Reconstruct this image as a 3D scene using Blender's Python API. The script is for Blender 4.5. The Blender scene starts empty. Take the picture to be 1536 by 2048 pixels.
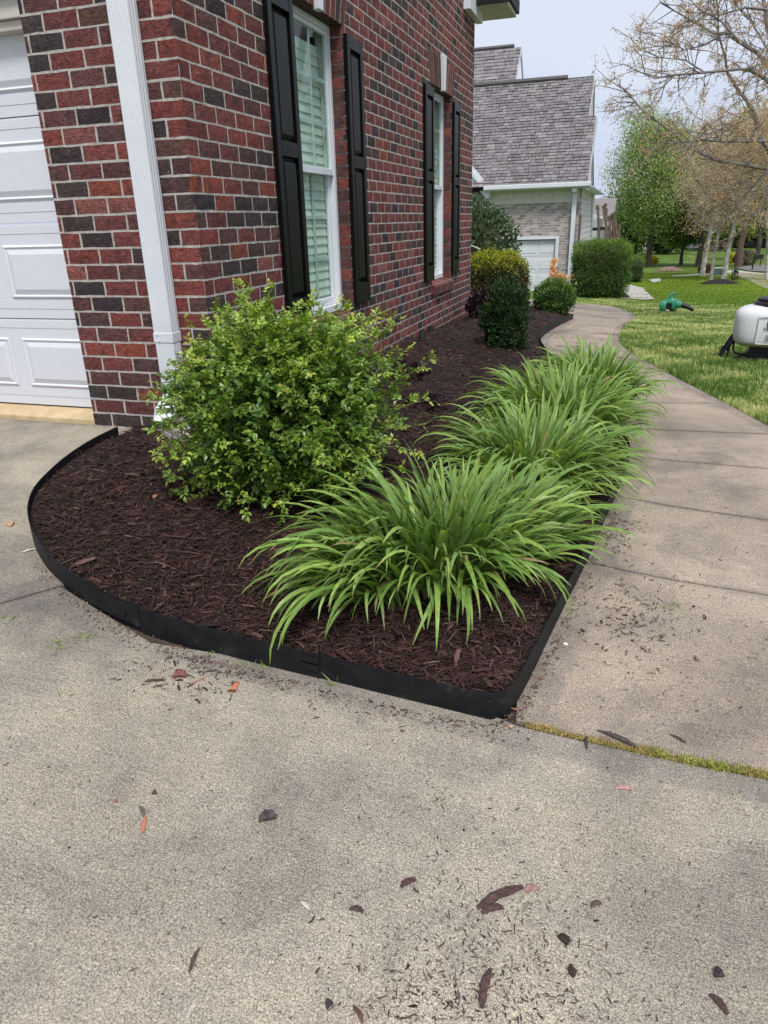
import bpy, math, random
import numpy as np
from mathutils import Vector, Matrix, Euler
random.seed(7); rng = np.random.default_rng(7)
R = math.radians
SC = bpy.context.scene
COL = SC.collection

# ------------------------------------------------------------------ camera
CAM = np.array([2.9040, -3.3561, 1.0531]); FPX = 1429.6
CE = Euler((1.18653813, 0.0272576, 0.313669), 'XYZ')
cd = bpy.data.cameras.new('camera'); co = bpy.data.objects.new('camera', cd); COL.objects.link(co)
co.location = CAM; co.rotation_euler = CE
cd.sensor_fit = 'VERTICAL'; cd.sensor_height = 36; cd.lens = FPX / 2048 * 36
cd.clip_start = .05; cd.clip_end = 1500
SC.camera = co
CM = np.array(CE.to_matrix())

# ------------------------------------------------------------------ sky, sun, exposure
SUN_EL, SUN_AZ = 58, 150            # elevation; compass azimuth the light comes from (soft, overcast)
w = bpy.data.worlds.new('World'); SC.world = w; w.use_nodes = True
nt = w.node_tree; nt.nodes.clear()
def wn(t, **k):
    n = nt.nodes.new(t)
    for a, b in k.items(): setattr(n, a, b)
    return n
out = wn('ShaderNodeOutputWorld'); bg = wn('ShaderNodeBackground'); sky = wn('ShaderNodeTexSky', sky_type='NISHITA', sun_disc=False)
sky.sun_elevation = R(SUN_EL); sky.sun_rotation = R(SUN_AZ); sky.air_density = 1.0; sky.dust_density = 3.0
tc = wn('ShaderNodeTexCoord'); mp = wn('ShaderNodeMapping'); nz = wn('ShaderNodeTexNoise'); rp = wn('ShaderNodeValToRGB'); mx = wn('ShaderNodeMix', data_type='RGBA')
mp.inputs['Scale'].default_value = (1, 1, 2.6)
nz.inputs['Scale'].default_value = 1.7; nz.inputs['Detail'].default_value = 4; nz.inputs['Roughness'].default_value = .5
rp.color_ramp.elements[0].position = .35; rp.color_ramp.elements[0].color = (6.5, 7.4, 9.9, 1)
rp.color_ramp.elements[1].position = .68; rp.color_ramp.elements[1].color = (8.7, 9.4, 10.9, 1)
mx.inputs['Factor'].default_value = .86
nt.links.new(tc.outputs['Generated'], mp.inputs['Vector']); nt.links.new(mp.outputs['Vector'], nz.inputs['Vector'])
nt.links.new(nz.outputs['Fac'], rp.inputs['Fac']); nt.links.new(sky.outputs['Color'], mx.inputs['A']); nt.links.new(rp.outputs['Color'], mx.inputs['B'])
nt.links.new(mx.outputs['Result'], bg.inputs['Color']); nt.links.new(bg.outputs['Background'], out.inputs['Surface'])
bg.inputs['Strength'].default_value = .062
sd = bpy.data.lights.new('sun', 'SUN'); sd.energy = 2.3; sd.angle = R(16); sd.color = (1, .965, .91)
so = bpy.data.objects.new('sun', sd); COL.objects.link(so)
saz, sel = R(SUN_AZ), R(SUN_EL)
sdir = Vector((math.sin(saz) * math.cos(sel), math.cos(saz) * math.cos(sel), math.sin(sel)))
so.rotation_euler = sdir.to_track_quat('Z', 'Y').to_euler()
SC.view_settings.view_transform = 'Standard'; SC.view_settings.look = 'None'
SC.view_settings.exposure = 0.60; SC.view_settings.gamma = 1; SC.view_settings.use_curve_mapping = False
SC.cycles.max_bounces = 6; SC.cycles.transparent_max_bounces = 12

# ------------------------------------------------------------------ terrain and rays
TY = np.array([-400, -30, 0, 1, 3.5, 7, 9.5, 13, 17, 22, 30, 45, 60, 200, 700.])
TZ = np.array([-8, -.9, 0, 0, -.01, -.13, -.35, -.62, -.92, -1.22, -1.60, -2.08, -2.40, -3.6, -5.])
def G(x, y):
    x = np.asarray(x, float); y = np.asarray(y, float)
    xc = np.clip(x, 0, 3.2); t = xc / 3.2
    lat = -.24 * (t * .55 + .45 * (t * t * (3 - 2 * t)))
    T = 0
    for d, wt in ((-.8, .25), (0, .5), (.8, .25)):
        T = T + wt * np.interp(y + d * np.clip(abs(y) / 4, 0, 1), TY, TZ)
    return lat + T
def ray(px, py):
    return CM @ np.array([(px - 768) / FPX, -(py - 1024) / FPX, -1.0])
def at(px, py, off=0.0):
    """where the line of sight through a pixel of the photograph meets the ground (+off)"""
    d = ray(px, py); t0, step = .4, .05
    f = lambda t: (CAM + d * t)[2] - float(G(*(CAM + d * t)[:2])) - off
    t = t0
    while f(t) > 0 and t < 900: t += step; step = .05 + t * .01
    a, b = t - step - .05, t
    for _ in range(40):
        m = (a + b) / 2
        if f(m) > 0: a = m
        else: b = m
    return CAM + d * b
def on_x(px, py, X): d = ray(px, py); return CAM + d * (X - CAM[0]) / d[0]
def on_y(px, py, Y): d = ray(px, py); return CAM + d * (Y - CAM[1]) / d[1]
def at_depth(px, py, t): return CAM + ray(px, py) * t
def depth(p): return float(-(CM.T @ (np.array(p) - CAM))[2])
def project(P):
    d = (np.asarray(P, float) - CAM) @ CM
    return 768 + FPX * d[:, 0] / -d[:, 2], 1024 - FPX * d[:, 1] / -d[:, 2]

# ------------------------------------------------------------------ helpers: objects
def tag(o, label=None, cat=None, group=None, kind=None):
    if label: o['label'] = label
    if cat: o['category'] = cat
    if group: o['group'] = group
    if kind: o['kind'] = kind
    return o
def empty(name, loc=(0, 0, 0), rz=0):
    o = bpy.data.objects.new(name, None); COL.objects.link(o); o.location = loc; o.rotation_euler = (0, 0, rz); o.empty_display_size = .1
    return o
def link(name, me, parent=None):
    o = bpy.data.objects.new(name, me); COL.objects.link(o)
    if parent is not None: o.parent = parent
    return o
def npmesh(name, V, F, mat=None, col=None, smooth=False, extra=None):
    """V (n,3); F list of int arrays (m,k)"""
    V = np.asarray(V, np.float32)
    if not isinstance(F, (list, tuple)): F = [F]
    F = [np.asarray(f, np.int32) for f in F if len(f)]
    me = bpy.data.meshes.new(name)
    me.vertices.add(len(V)); me.vertices.foreach_set('co', V.ravel())
    li = np.concatenate([f.ravel() for f in F]); cnt = np.concatenate([np.full(len(f), f.shape[1], np.int32) for f in F])
    st = np.concatenate([[0], np.cumsum(cnt)[:-1]]).astype(np.int32)
    me.loops.add(len(li)); me.loops.foreach_set('vertex_index', li)
    me.polygons.add(len(cnt)); me.polygons.foreach_set('loop_start', st)
    me.update(calc_edges=True)
    if smooth: me.polygons.foreach_set('use_smooth', np.ones(len(cnt), bool))
    else: me.polygons.foreach_set('use_smooth', np.zeros(len(cnt), bool))
    if col is not None:
        c = np.ones((len(V), 4), np.float32); c[:, :3] = np.asarray(col)[:, :3]
        a = me.color_attributes.new('col', 'FLOAT_COLOR', 'POINT'); a.data.foreach_set('color', c.ravel())
    if extra:
        for k, v in extra.items():
            a = me.attributes.new(k, 'FLOAT', 'POINT'); a.data.foreach_set('value', np.asarray(v, np.float32))
    if mat: me.materials.append(mat)
    me.validate()
    return me
class MB:
    """collects simple shapes, builds ONE mesh"""
    def __init__(s): s.V = []; s.F = []; s.n = 0
    def add(s, V, F):
        s.V += [tuple(v) for v in V]; s.F += [tuple(i + s.n for i in f) for f in F]; s.n += len(V); return s
    def box(s, a, b, rot=None, piv=None):
        x0, y0, z0 = a; x1, y1, z1 = b
        V = [Vector(v) for v in ((x0, y0, z0), (x1, y0, z0), (x1, y1, z0), (x0, y1, z0), (x0, y0, z1), (x1, y0, z1), (x1, y1, z1), (x0, y1, z1))]
        if rot is not None:
            p = Vector(piv) if piv else (V[0] + V[6]) / 2
            V = [rot @ (v - p) + p for v in V]
        return s.add(V, [(0, 3, 2, 1), (4, 5, 6, 7), (0, 1, 5, 4), (1, 2, 6, 5), (2, 3, 7, 6), (3, 0, 4, 7)])
    def prism(s, poly, d):
        """poly: list of 3D points (planar), extruded by vector d"""
        n = len(poly); P = [Vector(p) for p in poly]; Q = [p + Vector(d) for p in P]
        return s.add(P + Q, [tuple(range(n))[::-1], tuple(range(n, 2 * n))] + [(i, (i + 1) % n, n + (i + 1) % n, n + i) for i in range(n)])
    def tube(s, pts, rad, k=8, cap=True, sq=(1, 1)):
        pts = [Vector(p) for p in pts]
        if not hasattr(rad, '__len__'): rad = [rad] * len(pts)
        V = []; up = Vector((0, 0, 1))
        t0 = (pts[1] - pts[0]).normalized()
        a = t0.cross(up if abs(t0.z) < .9 else Vector((1, 0, 0))).normalized()
        for i, p in enumerate(pts):
            t = (pts[min(i + 1, len(pts) - 1)] - pts[max(i - 1, 0)]).normalized()
            a = (a - t * a.dot(t)).normalized(); b = t.cross(a)
            for j in range(k):
                th = 2 * math.pi * j / k
                V.append(p + (a * math.cos(th) * sq[0] + b * math.sin(th) * sq[1]) * rad[i])
        F = [(i * k + j, i * k + (j + 1) % k, (i + 1) * k + (j + 1) % k, (i + 1) * k + j) for i in range(len(pts) - 1) for j in range(k)]
        if cap: F += [tuple(range(k))[::-1], tuple(range((len(pts) - 1) * k, len(pts) * k))]
        return s.add(V, F)
    def lathe(s, prof, c=(0, 0, 0), k=20, sx=1, sy=1, p=1.0):
        """prof: (r,z); p<1 -> squarer section"""
        V = []
        for r, z in prof:
            for j in range(k):
                th = 2 * math.pi * j / k; cx, sy_ = math.cos(th), math.sin(th)
                cx = math.copysign(abs(cx) ** p, cx); sy_ = math.copysign(abs(sy_) ** p, sy_)
                V.append((c[0] + r * sx * cx, c[1] + r * sy * sy_, c[2] + z))
        n = len(prof)
        F = [(i * k + j, i * k + (j + 1) % k, (i + 1) * k + (j + 1) % k, (i + 1) * k + j) for i in range(n - 1) for j in range(k)]
        F += [tuple(range(k))[::-1], tuple(range((n - 1) * k, n * k))]
        return s.add(V, F)
    def build(s, name, mat, parent=None, bevel=0, smooth=False, seg=2):
        me = bpy.data.meshes.new(name); me.from_pydata(s.V, [], s.F); me.materials.append(mat)
        o = link(name, me, parent)
        if smooth:
            for p in me.polygons: p.use_smooth = True
        if bevel:
            m = o.modifiers.new('bevel', 'BEVEL'); m.width = bevel; m.segments = seg; m.limit_method = 'ANGLE'; m.angle_limit = R(40)
        return o

# ------------------------------------------------------------------ helpers: materials
class NT:
    def __init__(s, name):
        s.m = bpy.data.materials.new(name); s.m.use_nodes = True; s.t = s.m.node_tree; s.t.nodes.clear()
        s.out = s.n('ShaderNodeOutputMaterial'); s.b = s.n('ShaderNodeBsdfPrincipled'); s.t.links.new(s.b.outputs[0], s.out.inputs['Surface'])
    def n(s, t, **k):
        n = s.t.nodes.new(t)
        for a, b in k.items(): setattr(n, a, b)
        return n
    def l(s, a, b): s.t.links.new(a, b)
    def inp(s, node, key, v):
        if hasattr(v, 'is_output'): s.l(v, node.inputs[key])
        else:
            if isinstance(v, tuple) and len(v) == 3: v = (*v, 1) if node.inputs[key].type == 'RGBA' else v
            node.inputs[key].default_value = v
    def coord(s, kind='Object', scale=(1, 1, 1), rot=(0, 0, 0)):
        tc = s.n('ShaderNodeTexCoord'); mp = s.n('ShaderNodeMapping'); mp.inputs['Scale'].default_value = scale; mp.inputs['Rotation'].default_value = rot
        if kind == 'World':
            g = s.n('ShaderNodeNewGeometry'); s.l(g.outputs['Position'], mp.inputs['Vector'])
        else: s.l(tc.outputs[kind], mp.inputs['Vector'])
        return mp.outputs[0]
    def noise(s, co, scale=5, detail=3, rough=.55, dist=0):
        n = s.n('ShaderNodeTexNoise'); s.l(co, n.inputs['Vector']); n.inputs['Scale'].default_value = scale; n.inputs['Detail'].default_value = detail
        n.inputs['Roughness'].default_value = rough; n.inputs['Distortion'].default_value = dist; return n.outputs['Fac']
    def ramp(s, f, stops):
        r = s.n('ShaderNodeValToRGB'); s.l(f, r.inputs['Fac']); e = r.color_ramp.elements
        while len(e) < len(stops): e.new(.5)
        for i, (p, c) in enumerate(stops):
            e[i].position = p; c = (c, c, c) if not isinstance(c, tuple) else c; e[i].color = (*c, 1)
        return r.outputs['Color']
    def mix(s, f, a, b, mode='MIX'):
        m = s.n('ShaderNodeMix', data_type='RGBA', blend_type=mode); s.inp(m, 'Factor', f); s.inp(m, 'A', a); s.inp(m, 'B', b); return m.outputs['Result']
    def math(s, op, a, b=0.0, clamp=False):
        m = s.n('ShaderNodeMath', operation=op, use_clamp=clamp); s.inp(m, 0, a); s.inp(m, 1, b); return m.outputs[0]
    def attr(s, name, o='Color'):
        a = s.n('ShaderNodeAttribute', attribute_name=name); return a.outputs[o]
    def bump(s, h, strength=.3, dist=.01, normal=None):
        b = s.n('ShaderNodeBump'); s.l(h, b.inputs['Height']); b.inputs['Strength'].default_value = strength; b.inputs['Distance'].default_value = dist
        if normal is not None: s.l(normal, b.inputs['Normal'])
        s.l(b.outputs[0], s.b.inputs['Normal']); return b.outputs[0]
    def set(s, color=None, rough=None, **k):
        if color is not None: s.inp(s.b, 'Base Color', color)
        if rough is not None: s.inp(s.b, 'Roughness', rough)
        for a, v in k.items(): s.inp(s.b, a.replace('_', ' '), v)
        return s
def simple(name, c, rough=.6, var=.12, scale=8, bump=.08, spec=.5, metal=0):
    m = NT(name); co = m.coord('World'); f = m.noise(co, scale, 4)
    dark = tuple(x * (1 - var) for x in c); light = tuple(min(1, x * (1 + var)) for x in c)
    m.set(m.ramp(f, [(.3, dark), (.7, light)]), rough); m.b.inputs['Specular IOR Level'].default_value = spec; m.b.inputs['Metallic'].default_value = metal
    if bump: m.bump(m.noise(co, scale * 12, 3), bump, .003)
    return m.m
def leafmat(name, rough=.45, trans=.28, spec=.4, mult=1.0):
    m = NT(name); c = m.attr('col')
    co = m.coord('World'); f = m.noise(co, 60, 2)
    c2 = m.mix(1.0, c, m.ramp(f, [(.3, .8 * mult), (.7, 1.15 * mult)]), 'MULTIPLY')
    m.set(c2, rough); m.b.inputs['Specular IOR Level'].default_value = spec
    t = m.n('ShaderNodeBsdfTranslucent'); ms = m.n('ShaderNodeMixShader'); ms.inputs[0].default_value = trans
    m.l(m.mix(1.0, c2, (1.25, 1.3, .6), 'MULTIPLY'), t.inputs['Color']); m.l(m.b.outputs[0], ms.inputs[1]); m.l(t.outputs[0], ms.inputs[2]); m.l(ms.outputs[0], m.out.inputs['Surface'])
    return m.m

# --- concrete
def concrete(name, tint=(1, 1, 1), edge_attr=True, wet=1.0):
    m = NT(name); co = m.coord('World')
    big = m.noise(co, .9, 4, .6, .4); mid = m.noise(co, 3.3, 5, .62, .3); fine = m.noise(co, 260, 3, .75); grit = m.noise(co, 620, 2, .75); streak = m.noise(m.coord('World', (1, 4, 1)), 5, 4)
    base = m.ramp(big, [(.30, (.215 * tint[0], .190 * tint[1], .160 * tint[2])), (.48, (.315 * tint[0], .28 * tint[1], .232 * tint[2])), (.72, (.42 * tint[0], .373 * tint[1], .302 * tint[2]))])
    base = m.mix(1.0, base, m.ramp(mid, [(.27, (.62, .625, .65)), (.5, 1.0), (.75, (1.18, 1.15, 1.08))]), 'MULTIPLY')
    stain = m.noise(co, 1.7, 6, .7, 1.2); base = m.mix(m.math('MULTIPLY', m.ramp(stain, [(.50, 0.0), (.68, 1.0)]), .30), base, (.135, .115, .098)); broom = m.noise(m.coord('World', (3.2, 60, 1), (0, 0, R(12))), 4, 3, .6); base = m.mix(.35, base, m.mix(1.0, base, m.ramp(broom, [(.35, .7), (.65, 1.3)]), 'MULTIPLY'))
    base = m.mix(1.0, base, m.ramp(fine, [(.36, (.42, .41, .40)), (.47, .86), (.54, 1.12), (.64, (1.65, 1.6, 1.5))]), 'MULTIPLY')
    base = m.mix(.85, base, m.ramp(grit, [(.38, .48), (.5, 1.0), (.63, 1.55)]), 'MULTIPLY')
    # dark pores and pale sand grains
    v = m.n('ShaderNodeTexVoronoi'); m.l(co, v.inputs['Vector']); v.inputs['Scale'].default_value = 170
    pore = m.ramp(v.outputs['Distance'], [(.0, 1.0), (.16, .0)]); sel = m.ramp(m.noise(co, 23, 3), [(.52, 0.0), (.64, 1.0)])
    base = m.mix(m.math('MULTIPLY', m.math('MULTIPLY', pore, sel), .75), base, (.05, .044, .038))
    v2 = m.n('ShaderNodeTexVoronoi'); m.l(co, v2.inputs['Vector']); v2.inputs['Scale'].default_value = 55
    base = m.mix(m.math('MULTIPLY', m.ramp(v2.outputs['Distance'], [(.0, 1.0), (.10, .0)]), .55), base, (.5, .46, .40))
    if edge_attr:   # a trowelled smooth margin, greyer than the broomed field (a float attribute: distance to the slab edge)
        e = m.attr('edge', 'Fac'); wob = m.math('ADD', e, m.math('MULTIPLY', m.math('SUBTRACT', mid, .5), .035))
        band = m.ramp(wob, [(.085, 1.0), (.105, 0.0)])
        g = m.mix(1.0, base, (.74, .755, .80), 'MULTIPLY')
        base = m.mix(m.math('MULTIPLY', band, .8), base, g)
        rim = m.ramp(wob, [(.0, 1.0), (.022, 0.0)])
        base = m.mix(m.math('MULTIPLY', rim, .45), base, (.10, .088, .072))
    m.set(base, m.ramp(mid, [(.3, .82), (.7, .95)])); m.b.inputs['Specular IOR Level'].default_value = .3
    h = m.math('ADD', m.math('MULTIPLY', fine, .8), m.math('ADD', m.math('MULTIPLY', grit, .4), m.math('MULTIPLY', pore, -.3)))
    m.bump(h, .55, .004)
    return m.m
M = {}
M['drive'] = concrete('driveway_concrete', (.97, .965, .945))
M['walk'] = concrete('walkway_concrete', (1.0, .93, .90))
M['farwalk'] = simple('far_concrete', (.42, .395, .37), .9, .12, 2)
M['threshold'] = simple('threshold_concrete', (.50, .38, .22), .85, .22, 9, .25)
# --- brick
def brickmat():
    m = NT('brick_clay'); c = m.attr('col'); co = m.coord('World')
    f1 = m.noise(m.coord('World', (.8, .8, 2.4)), 45, 5, .7, 1.2); f2 = m.noise(co, 190, 3, .6); f3 = m.noise(co, 16, 3)
    c = m.mix(1.0, c, m.ramp(f1, [(.30, .35), (.42, .85), (.58, 1.12), (.75, 1.45)]), 'MULTIPLY')
    c = m.mix(1.0, c, m.ramp(f2, [(.3, .78), (.7, 1.22)]), 'MULTIPLY')
    c = m.mix(m.ramp(f3, [(.52, 0.0), (.66, .62)]), c, (.055, .034, .034)); c = m.mix(m.ramp(m.noise(co, 11, 4, .7, .6), [(.58, 0.0), (.72, .35)]), c, (.24, .11, .085))
    # mortar smears and grey lime flecks
    s = m.math('MULTIPLY', m.ramp(m.noise(co, 85, 4, .7, .8), [(.60, 0.0), (.67, 1.0)]), m.ramp(m.noise(co, 9, 2), [(.42, 0.0), (.60, 1.0)]))
    c = m.mix(m.math('MULTIPLY', s, .6), c, (.40, .36, .33))
    m.set(c, .88); m.b.inputs['Specular IOR Level'].default_value = .25
    h = m.math('ADD', m.ramp(f1, [(.25, 0.0), (.47, 1.0)]), m.math('MULTIPLY', f2, .35)); m.bump(h, .9, .006); return m.m
M['brick'] = brickmat()
m = NT('mortar'); co_ = m.coord('World'); f = m.noise(co_, 30, 4, .6); g = m.noise(co_, 260, 2)
m.set(m.mix(1.0, m.ramp(f, [(.25, (.24, .22, .20)), (.5, (.42, .395, .36)), (.8, (.56, .53, .49))]), m.ramp(g, [(.3, .75), (.7, 1.15)]), 'MULTIPLY'), .95); m.bump(m.math('ADD', f, m.math('MULTIPLY', g, .5)), .6, .006); M['mortar'] = m.m
m = NT('white_vinyl'); co_ = m.coord('World'); m.set(m.ramp(m.noise(co_, 4, 4), [(.3, (.60, .625, .67)), (.7, (.67, .69, .72))]), .42); M['white'] = m.m
m = NT('garage_white'); co_ = m.coord('World', (1, 1, 14)); f = m.noise(co_, 14, 5, .65)
m.set(m.ramp(f, [(.3, (.60, .615, .655)), (.7, (.66, .675, .71))]), .55); m.bump(f, .10, .003); M['garage'] = m.m
M['beige'] = simple('beige_trim', (.55, .52, .45), .6)
m = NT('black_shutter_paint'); co_ = m.coord('World', (1, 1, .12)); f = m.noise(co_, 160, 4, .7)
m.set((.0035, .004, .0035), .36); m.b.inputs['Specular IOR Level'].default_value = .17; m.bump(f, .12, .0015); M['shutter'] = m.m
M['screw'] = simple('screw', (.02, .02, .02), .3)
m = NT('edging_plastic'); co_ = m.coord('World'); f = m.noise(co_, 14, 4, .7)
m.set(m.ramp(f, [(.35, (.006, .0065, .008)), (.62, (.013, .013, .015)), (.8, (.05, .047, .045))]), m.ramp(f, [(.3, .5), (.8, .7)])); m.b.inputs['Specular IOR Level'].default_value = .22; m.bump(m.noise(co_, 40, 3), .1, .004); M['edging'] = m.m
m = NT('window_glass'); m.t.nodes.remove(m.b)
gl = m.n('ShaderNodeBsdfGlossy'); gl.inputs['Roughness'].default_value = .02; gl.inputs['Color'].default_value = (.9, .95, .92, 1)
tr = m.n('ShaderNodeBsdfTransparent'); tr.inputs['Color'].default_value = (.87, .94, .90, 1)
fr = m.n('ShaderNodeFresnel'); fr.inputs['IOR'].default_value = 1.27; ms = m.n('ShaderNodeMixShader')
gg = m.n('ShaderNodeNewGeometry'); m.l(m.math('MULTIPLY', m.math('ADD', fr.outputs[0], .03, True), m.math('SUBTRACT', 1.0, gg.outputs['Backfacing'])), ms.inputs[0]); m.l(tr.outputs[0], ms.inputs[1]); m.l(gl.outputs[0], ms.inputs[2]); m.l(ms.outputs[0], m.out.inputs['Surface']); M['glass'] = m.m
M['slat'] = simple('blind_slat_white', (.78, .80, .76), .55, .05)
M['room'] = simple('dark_room', (.10, .12, .11), .9)
M['steel_lintel'] = simple('lintel_paint', (.05, .03, .022), .8)
# --- vegetation
M['leaf'] = leafmat('glossy_leaf', .36, .22, .5); M['softleaf'] = leafmat('soft_leaf', .6, .25, .2); M['needle'] = leafmat('hedge_leaf', .55, .15, .25)
M['lily'] = leafmat('strap_leaf', .42, .28, .35); M['grass'] = leafmat('grass_blade', .6, .28, .2); M['bud'] = leafmat('bud_leaf', .7, .35, .1)
def bark(name, a, b, sc=12, z=.25, bump=.7):
    m = NT(name); co = m.coord('World', (1, 1, z)); f = m.noise(co, sc, 5, .65, .5); m.set(m.ramp(f, [(.3, a), (.7, b)]), .9); m.bump(f, bump, .02); return m.m
M['bark_dark'] = bark('dark_bark', (.035, .028, .022), (.09, .075, .062)); M['bark_grey'] = bark('grey_bark', (.10, .09, .08), (.24, .215, .19))
M['bark_pale'] = bark('pale_bark', (.12, .105, .09), (.66, .63, .58), 5, .9); M['bark_brown'] = bark('brown_bark', (.055, .038, .028), (.15, .10, .072)); M['stem'] = simple('green_stem', (.13, .17, .045), .6)
M['twig_green'] = simple('twig_green', (.075, .075, .03), .8)
# --- mulch
m = NT('mulch_chips'); c = m.attr('col'); co_ = m.coord('World', (1, 1, 1)); f = m.noise(co_, 220, 3, .7)
m.set(m.mix(1.0, c, m.ramp(f, [(.3, .6), (.7, 1.35)]), 'MULTIPLY'), .78); m.b.inputs['Specular IOR Level'].default_value = .35; m.bump(f, .6, .003); M['chip'] = m.m
m = NT('mulch_bed'); co_ = m.coord('World'); f = m.noise(m.coord('World', (1, 2.2, 1), (0, 0, .6)), 55, 5, .75, 1.5); g = m.noise(co_, 7, 3)
m.set(m.mix(1.0, m.ramp(f, [(.3, (.004, .002, .002)), (.52, (.020, .009, .008)), (.8, (.060, .030, .025))]), m.ramp(g, [(.3, .8), (.7, 1.2)]), 'MULTIPLY'), .9); m.bump(f, 1.0, .03); M['mulch'] = m.m
m = NT('soil'); co_ = m.coord('World'); f = m.noise(co_, 35, 5, .7); m.set(m.ramp(f, [(.3, (.03, .022, .016)), (.7, (.10, .08, .06))]), .95); m.bump(f, .8, .02); M['soil'] = m.m
# --- lawn ground: near ragged, far mown with faint stripes
m = NT('lawn_ground'); co_ = m.coord('World'); a1 = m.noise(co_, .35, 4, .6); a2 = m.noise(co_, 6, 4, .7); a3 = m.noise(m.coord('World', (1, .35, 1)), 42, 3, .7)
wv = m.n('ShaderNodeTexWave'); wv.wave_type = 'BANDS'; m.l(m.coord('World', (1, 1, 1), (0, 0, R(28))), wv.inputs['Vector']); wv.inputs['Scale'].default_value = .45; wv.inputs['Distortion'].default_value = .8
c = m.ramp(a1, [(.3, (.08, .14, .022)), (.55, (.12, .19, .032)), (.75, (.20, .25, .06))])
c = m.mix(1.0, c, m.ramp(a2, [(.3, .8), (.7, 1.2)]), 'MULTIPLY'); c = m.mix(1.0, c, m.ramp(a3, [(.3, .62), (.7, 1.35)]), 'MULTIPLY'); c = m.mix(.22, c, m.mix(1.0, c, wv.outputs['Color'], 'MULTIPLY'))
m.set(c, .9); m.b.inputs['Specular IOR Level'].default_value = .15; m.bump(m.math('ADD', a2, a3), .7, .05); M['lawn'] = m.m
M['road'] = simple('road_asphalt', (.16, .155, .15), .9, .1, 3); M['pathbrown'] = simple('brown_path', (.30, .24, .20), .9, .15, 3)

# ------------------------------------------------------------------ polygons
def inpoly(P, poly):
    P = np.asarray(P); poly = np.asarray(poly)[:, :2]; x, y = P[:, 0], P[:, 1]; r = np.zeros(len(P), bool); j = len(poly) - 1
    for i in range(len(poly)):
        xi, yi = poly[i]; xj, yj = poly[j]
        c = ((yi > y) != (yj > y)) & (x < (xj - xi) * (y - yi) / (yj - yi + 1e-12) + xi); r ^= c; j = i
    return r
def segdist(P, line):
    P = np.asarray(P, float)[:, :2]; L = np.asarray(line, float)[:, :2]; d = np.full(len(P), 1e9)
    for a, b in zip(L[:-1], L[1:]):
        ab = b - a; t = np.clip(((P - a) @ ab) / (ab @ ab + 1e-12), 0, 1); d = np.minimum(d, np.linalg.norm(P - (a + t[:, None] * ab), axis=1))
    return d
def smoothline(pts, n, it=2):
    p = np.array(pts, float)
    for _ in range(it):
        q = [p[0]]
        for a, b in zip(p[:-1], p[1:]): q += [a * .75 + b * .25, a * .25 + b * .75]
        q.append(p[-1]); p = np.array(q)
    s = np.concatenate([[0], np.cumsum(np.linalg.norm(np.diff(p, axis=0), axis=1))])
    t = np.linspace(0, s[-1], n); return np.stack([np.interp(t, s, p[:, k]) for k in range(p.shape[1])], 1)

EH = .085    # edging height
EDGE_PX = [(234, 853), (180, 880), (130, 912), (95, 942), (70, 968), (57, 994), (53, 1022), (60, 1055), (80, 1090), (115, 1125), (160, 1157), (215, 1188), (280, 1216), (340, 1233),
           (420, 1256), (520, 1281), (640, 1309), (760, 1338), (880, 1366), (960, 1385), (994, 1392), (1018, 1381), (1040, 1352), (1068, 1300), (1095, 1245), (1125, 1185), (1150, 1138), (1180, 1080), (1207, 1020), (1231, 968), (1250, 925), (1264, 888)]
near_edge = [at(x, y, EH)[:2] for x, y in EDGE_PX]
far_edge = [at(x, y, EH)[:2] for x, y in [(1112, 712), (1093, 697), (1080, 680), (1081, 664), (1092, 653), (1112, 642), (1132, 633), (1147, 627)]]
a, b = near_edge[-1], far_edge[0]
mid_edge = [a + (b - a) * t + np.array([.10, 0]) * math.sin(math.pi * t) for t in (.2, .4, .6, .8)]
edge_line = smoothline(near_edge + mid_edge + far_edge, 240, 1)
end = far_edge[-1]
bed_poly = np.array(list(edge_line) + [end + np.array([-.25, .55]), end + np.array([-.9, 1.3]), np.array([.84, 9.5]), np.array([.3, 9.5]), np.array([.3, .3])])
wall_line = np.array([[.0, 0], [.84, 0], [.84, 6.8]])
def bed_z(P):
    P = np.asarray(P, float); de = segdist(P, edge_line); dw = segdist(P, wall_line)
    h = .048 + .05 * np.clip(de / .5, 0, 1) ** .7 * np.clip(dw / .45, .0, 1) - .03 * np.clip(1 - dw / .35, 0, 1)
    h += .010 * np.sin(P[:, 0] * 9 + 1.3 * np.sin(P[:, 1] * 5)) * np.cos(P[:, 1] * 7) + .006 * np.sin(P[:, 0] * 23 + P[:, 1] * 17)
    return G(P[:, 0], P[:, 1]) + h

# ------------------------------------------------------------------ ground sheet to the horizon
def axis(lo, hi, c, dense, n):
    t = np.linspace(-1, 1, n); s = np.sign(t) * np.abs(t) ** 2.6
    return np.unique(np.concatenate([np.where(s < 0, c + s * (c - lo), c + s * (hi - c)), np.arange(c - dense, c + dense, .5)]))
xs = axis(-320, 330, 3, 14, 110); ys = axis(-60, 640, 8, 20, 130)
X, Y = np.meshgrid(xs, ys); Z = G(X, Y) - .03
nx, ny = len(xs), len(ys); idx = np.arange(nx * ny).reshape(ny, nx)
Fq = np.stack([idx[:-1, :-1], idx[:-1, 1:], idx[1:, 1:], idx[1:, :-1]], -1).reshape(-1, 4)
ctr = np.stack([(X[:-1, :-1] + X[1:, 1:]).ravel() / 2, (Y[:-1, :-1] + Y[1:, 1:]).ravel() / 2], 1)
tag(link('lawn_ground', npmesh('lawn_ground', np.stack([X.ravel(), Y.ravel(), Z.ravel()], 1), Fq, M['lawn'], smooth=True)), kind='structure')

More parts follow.
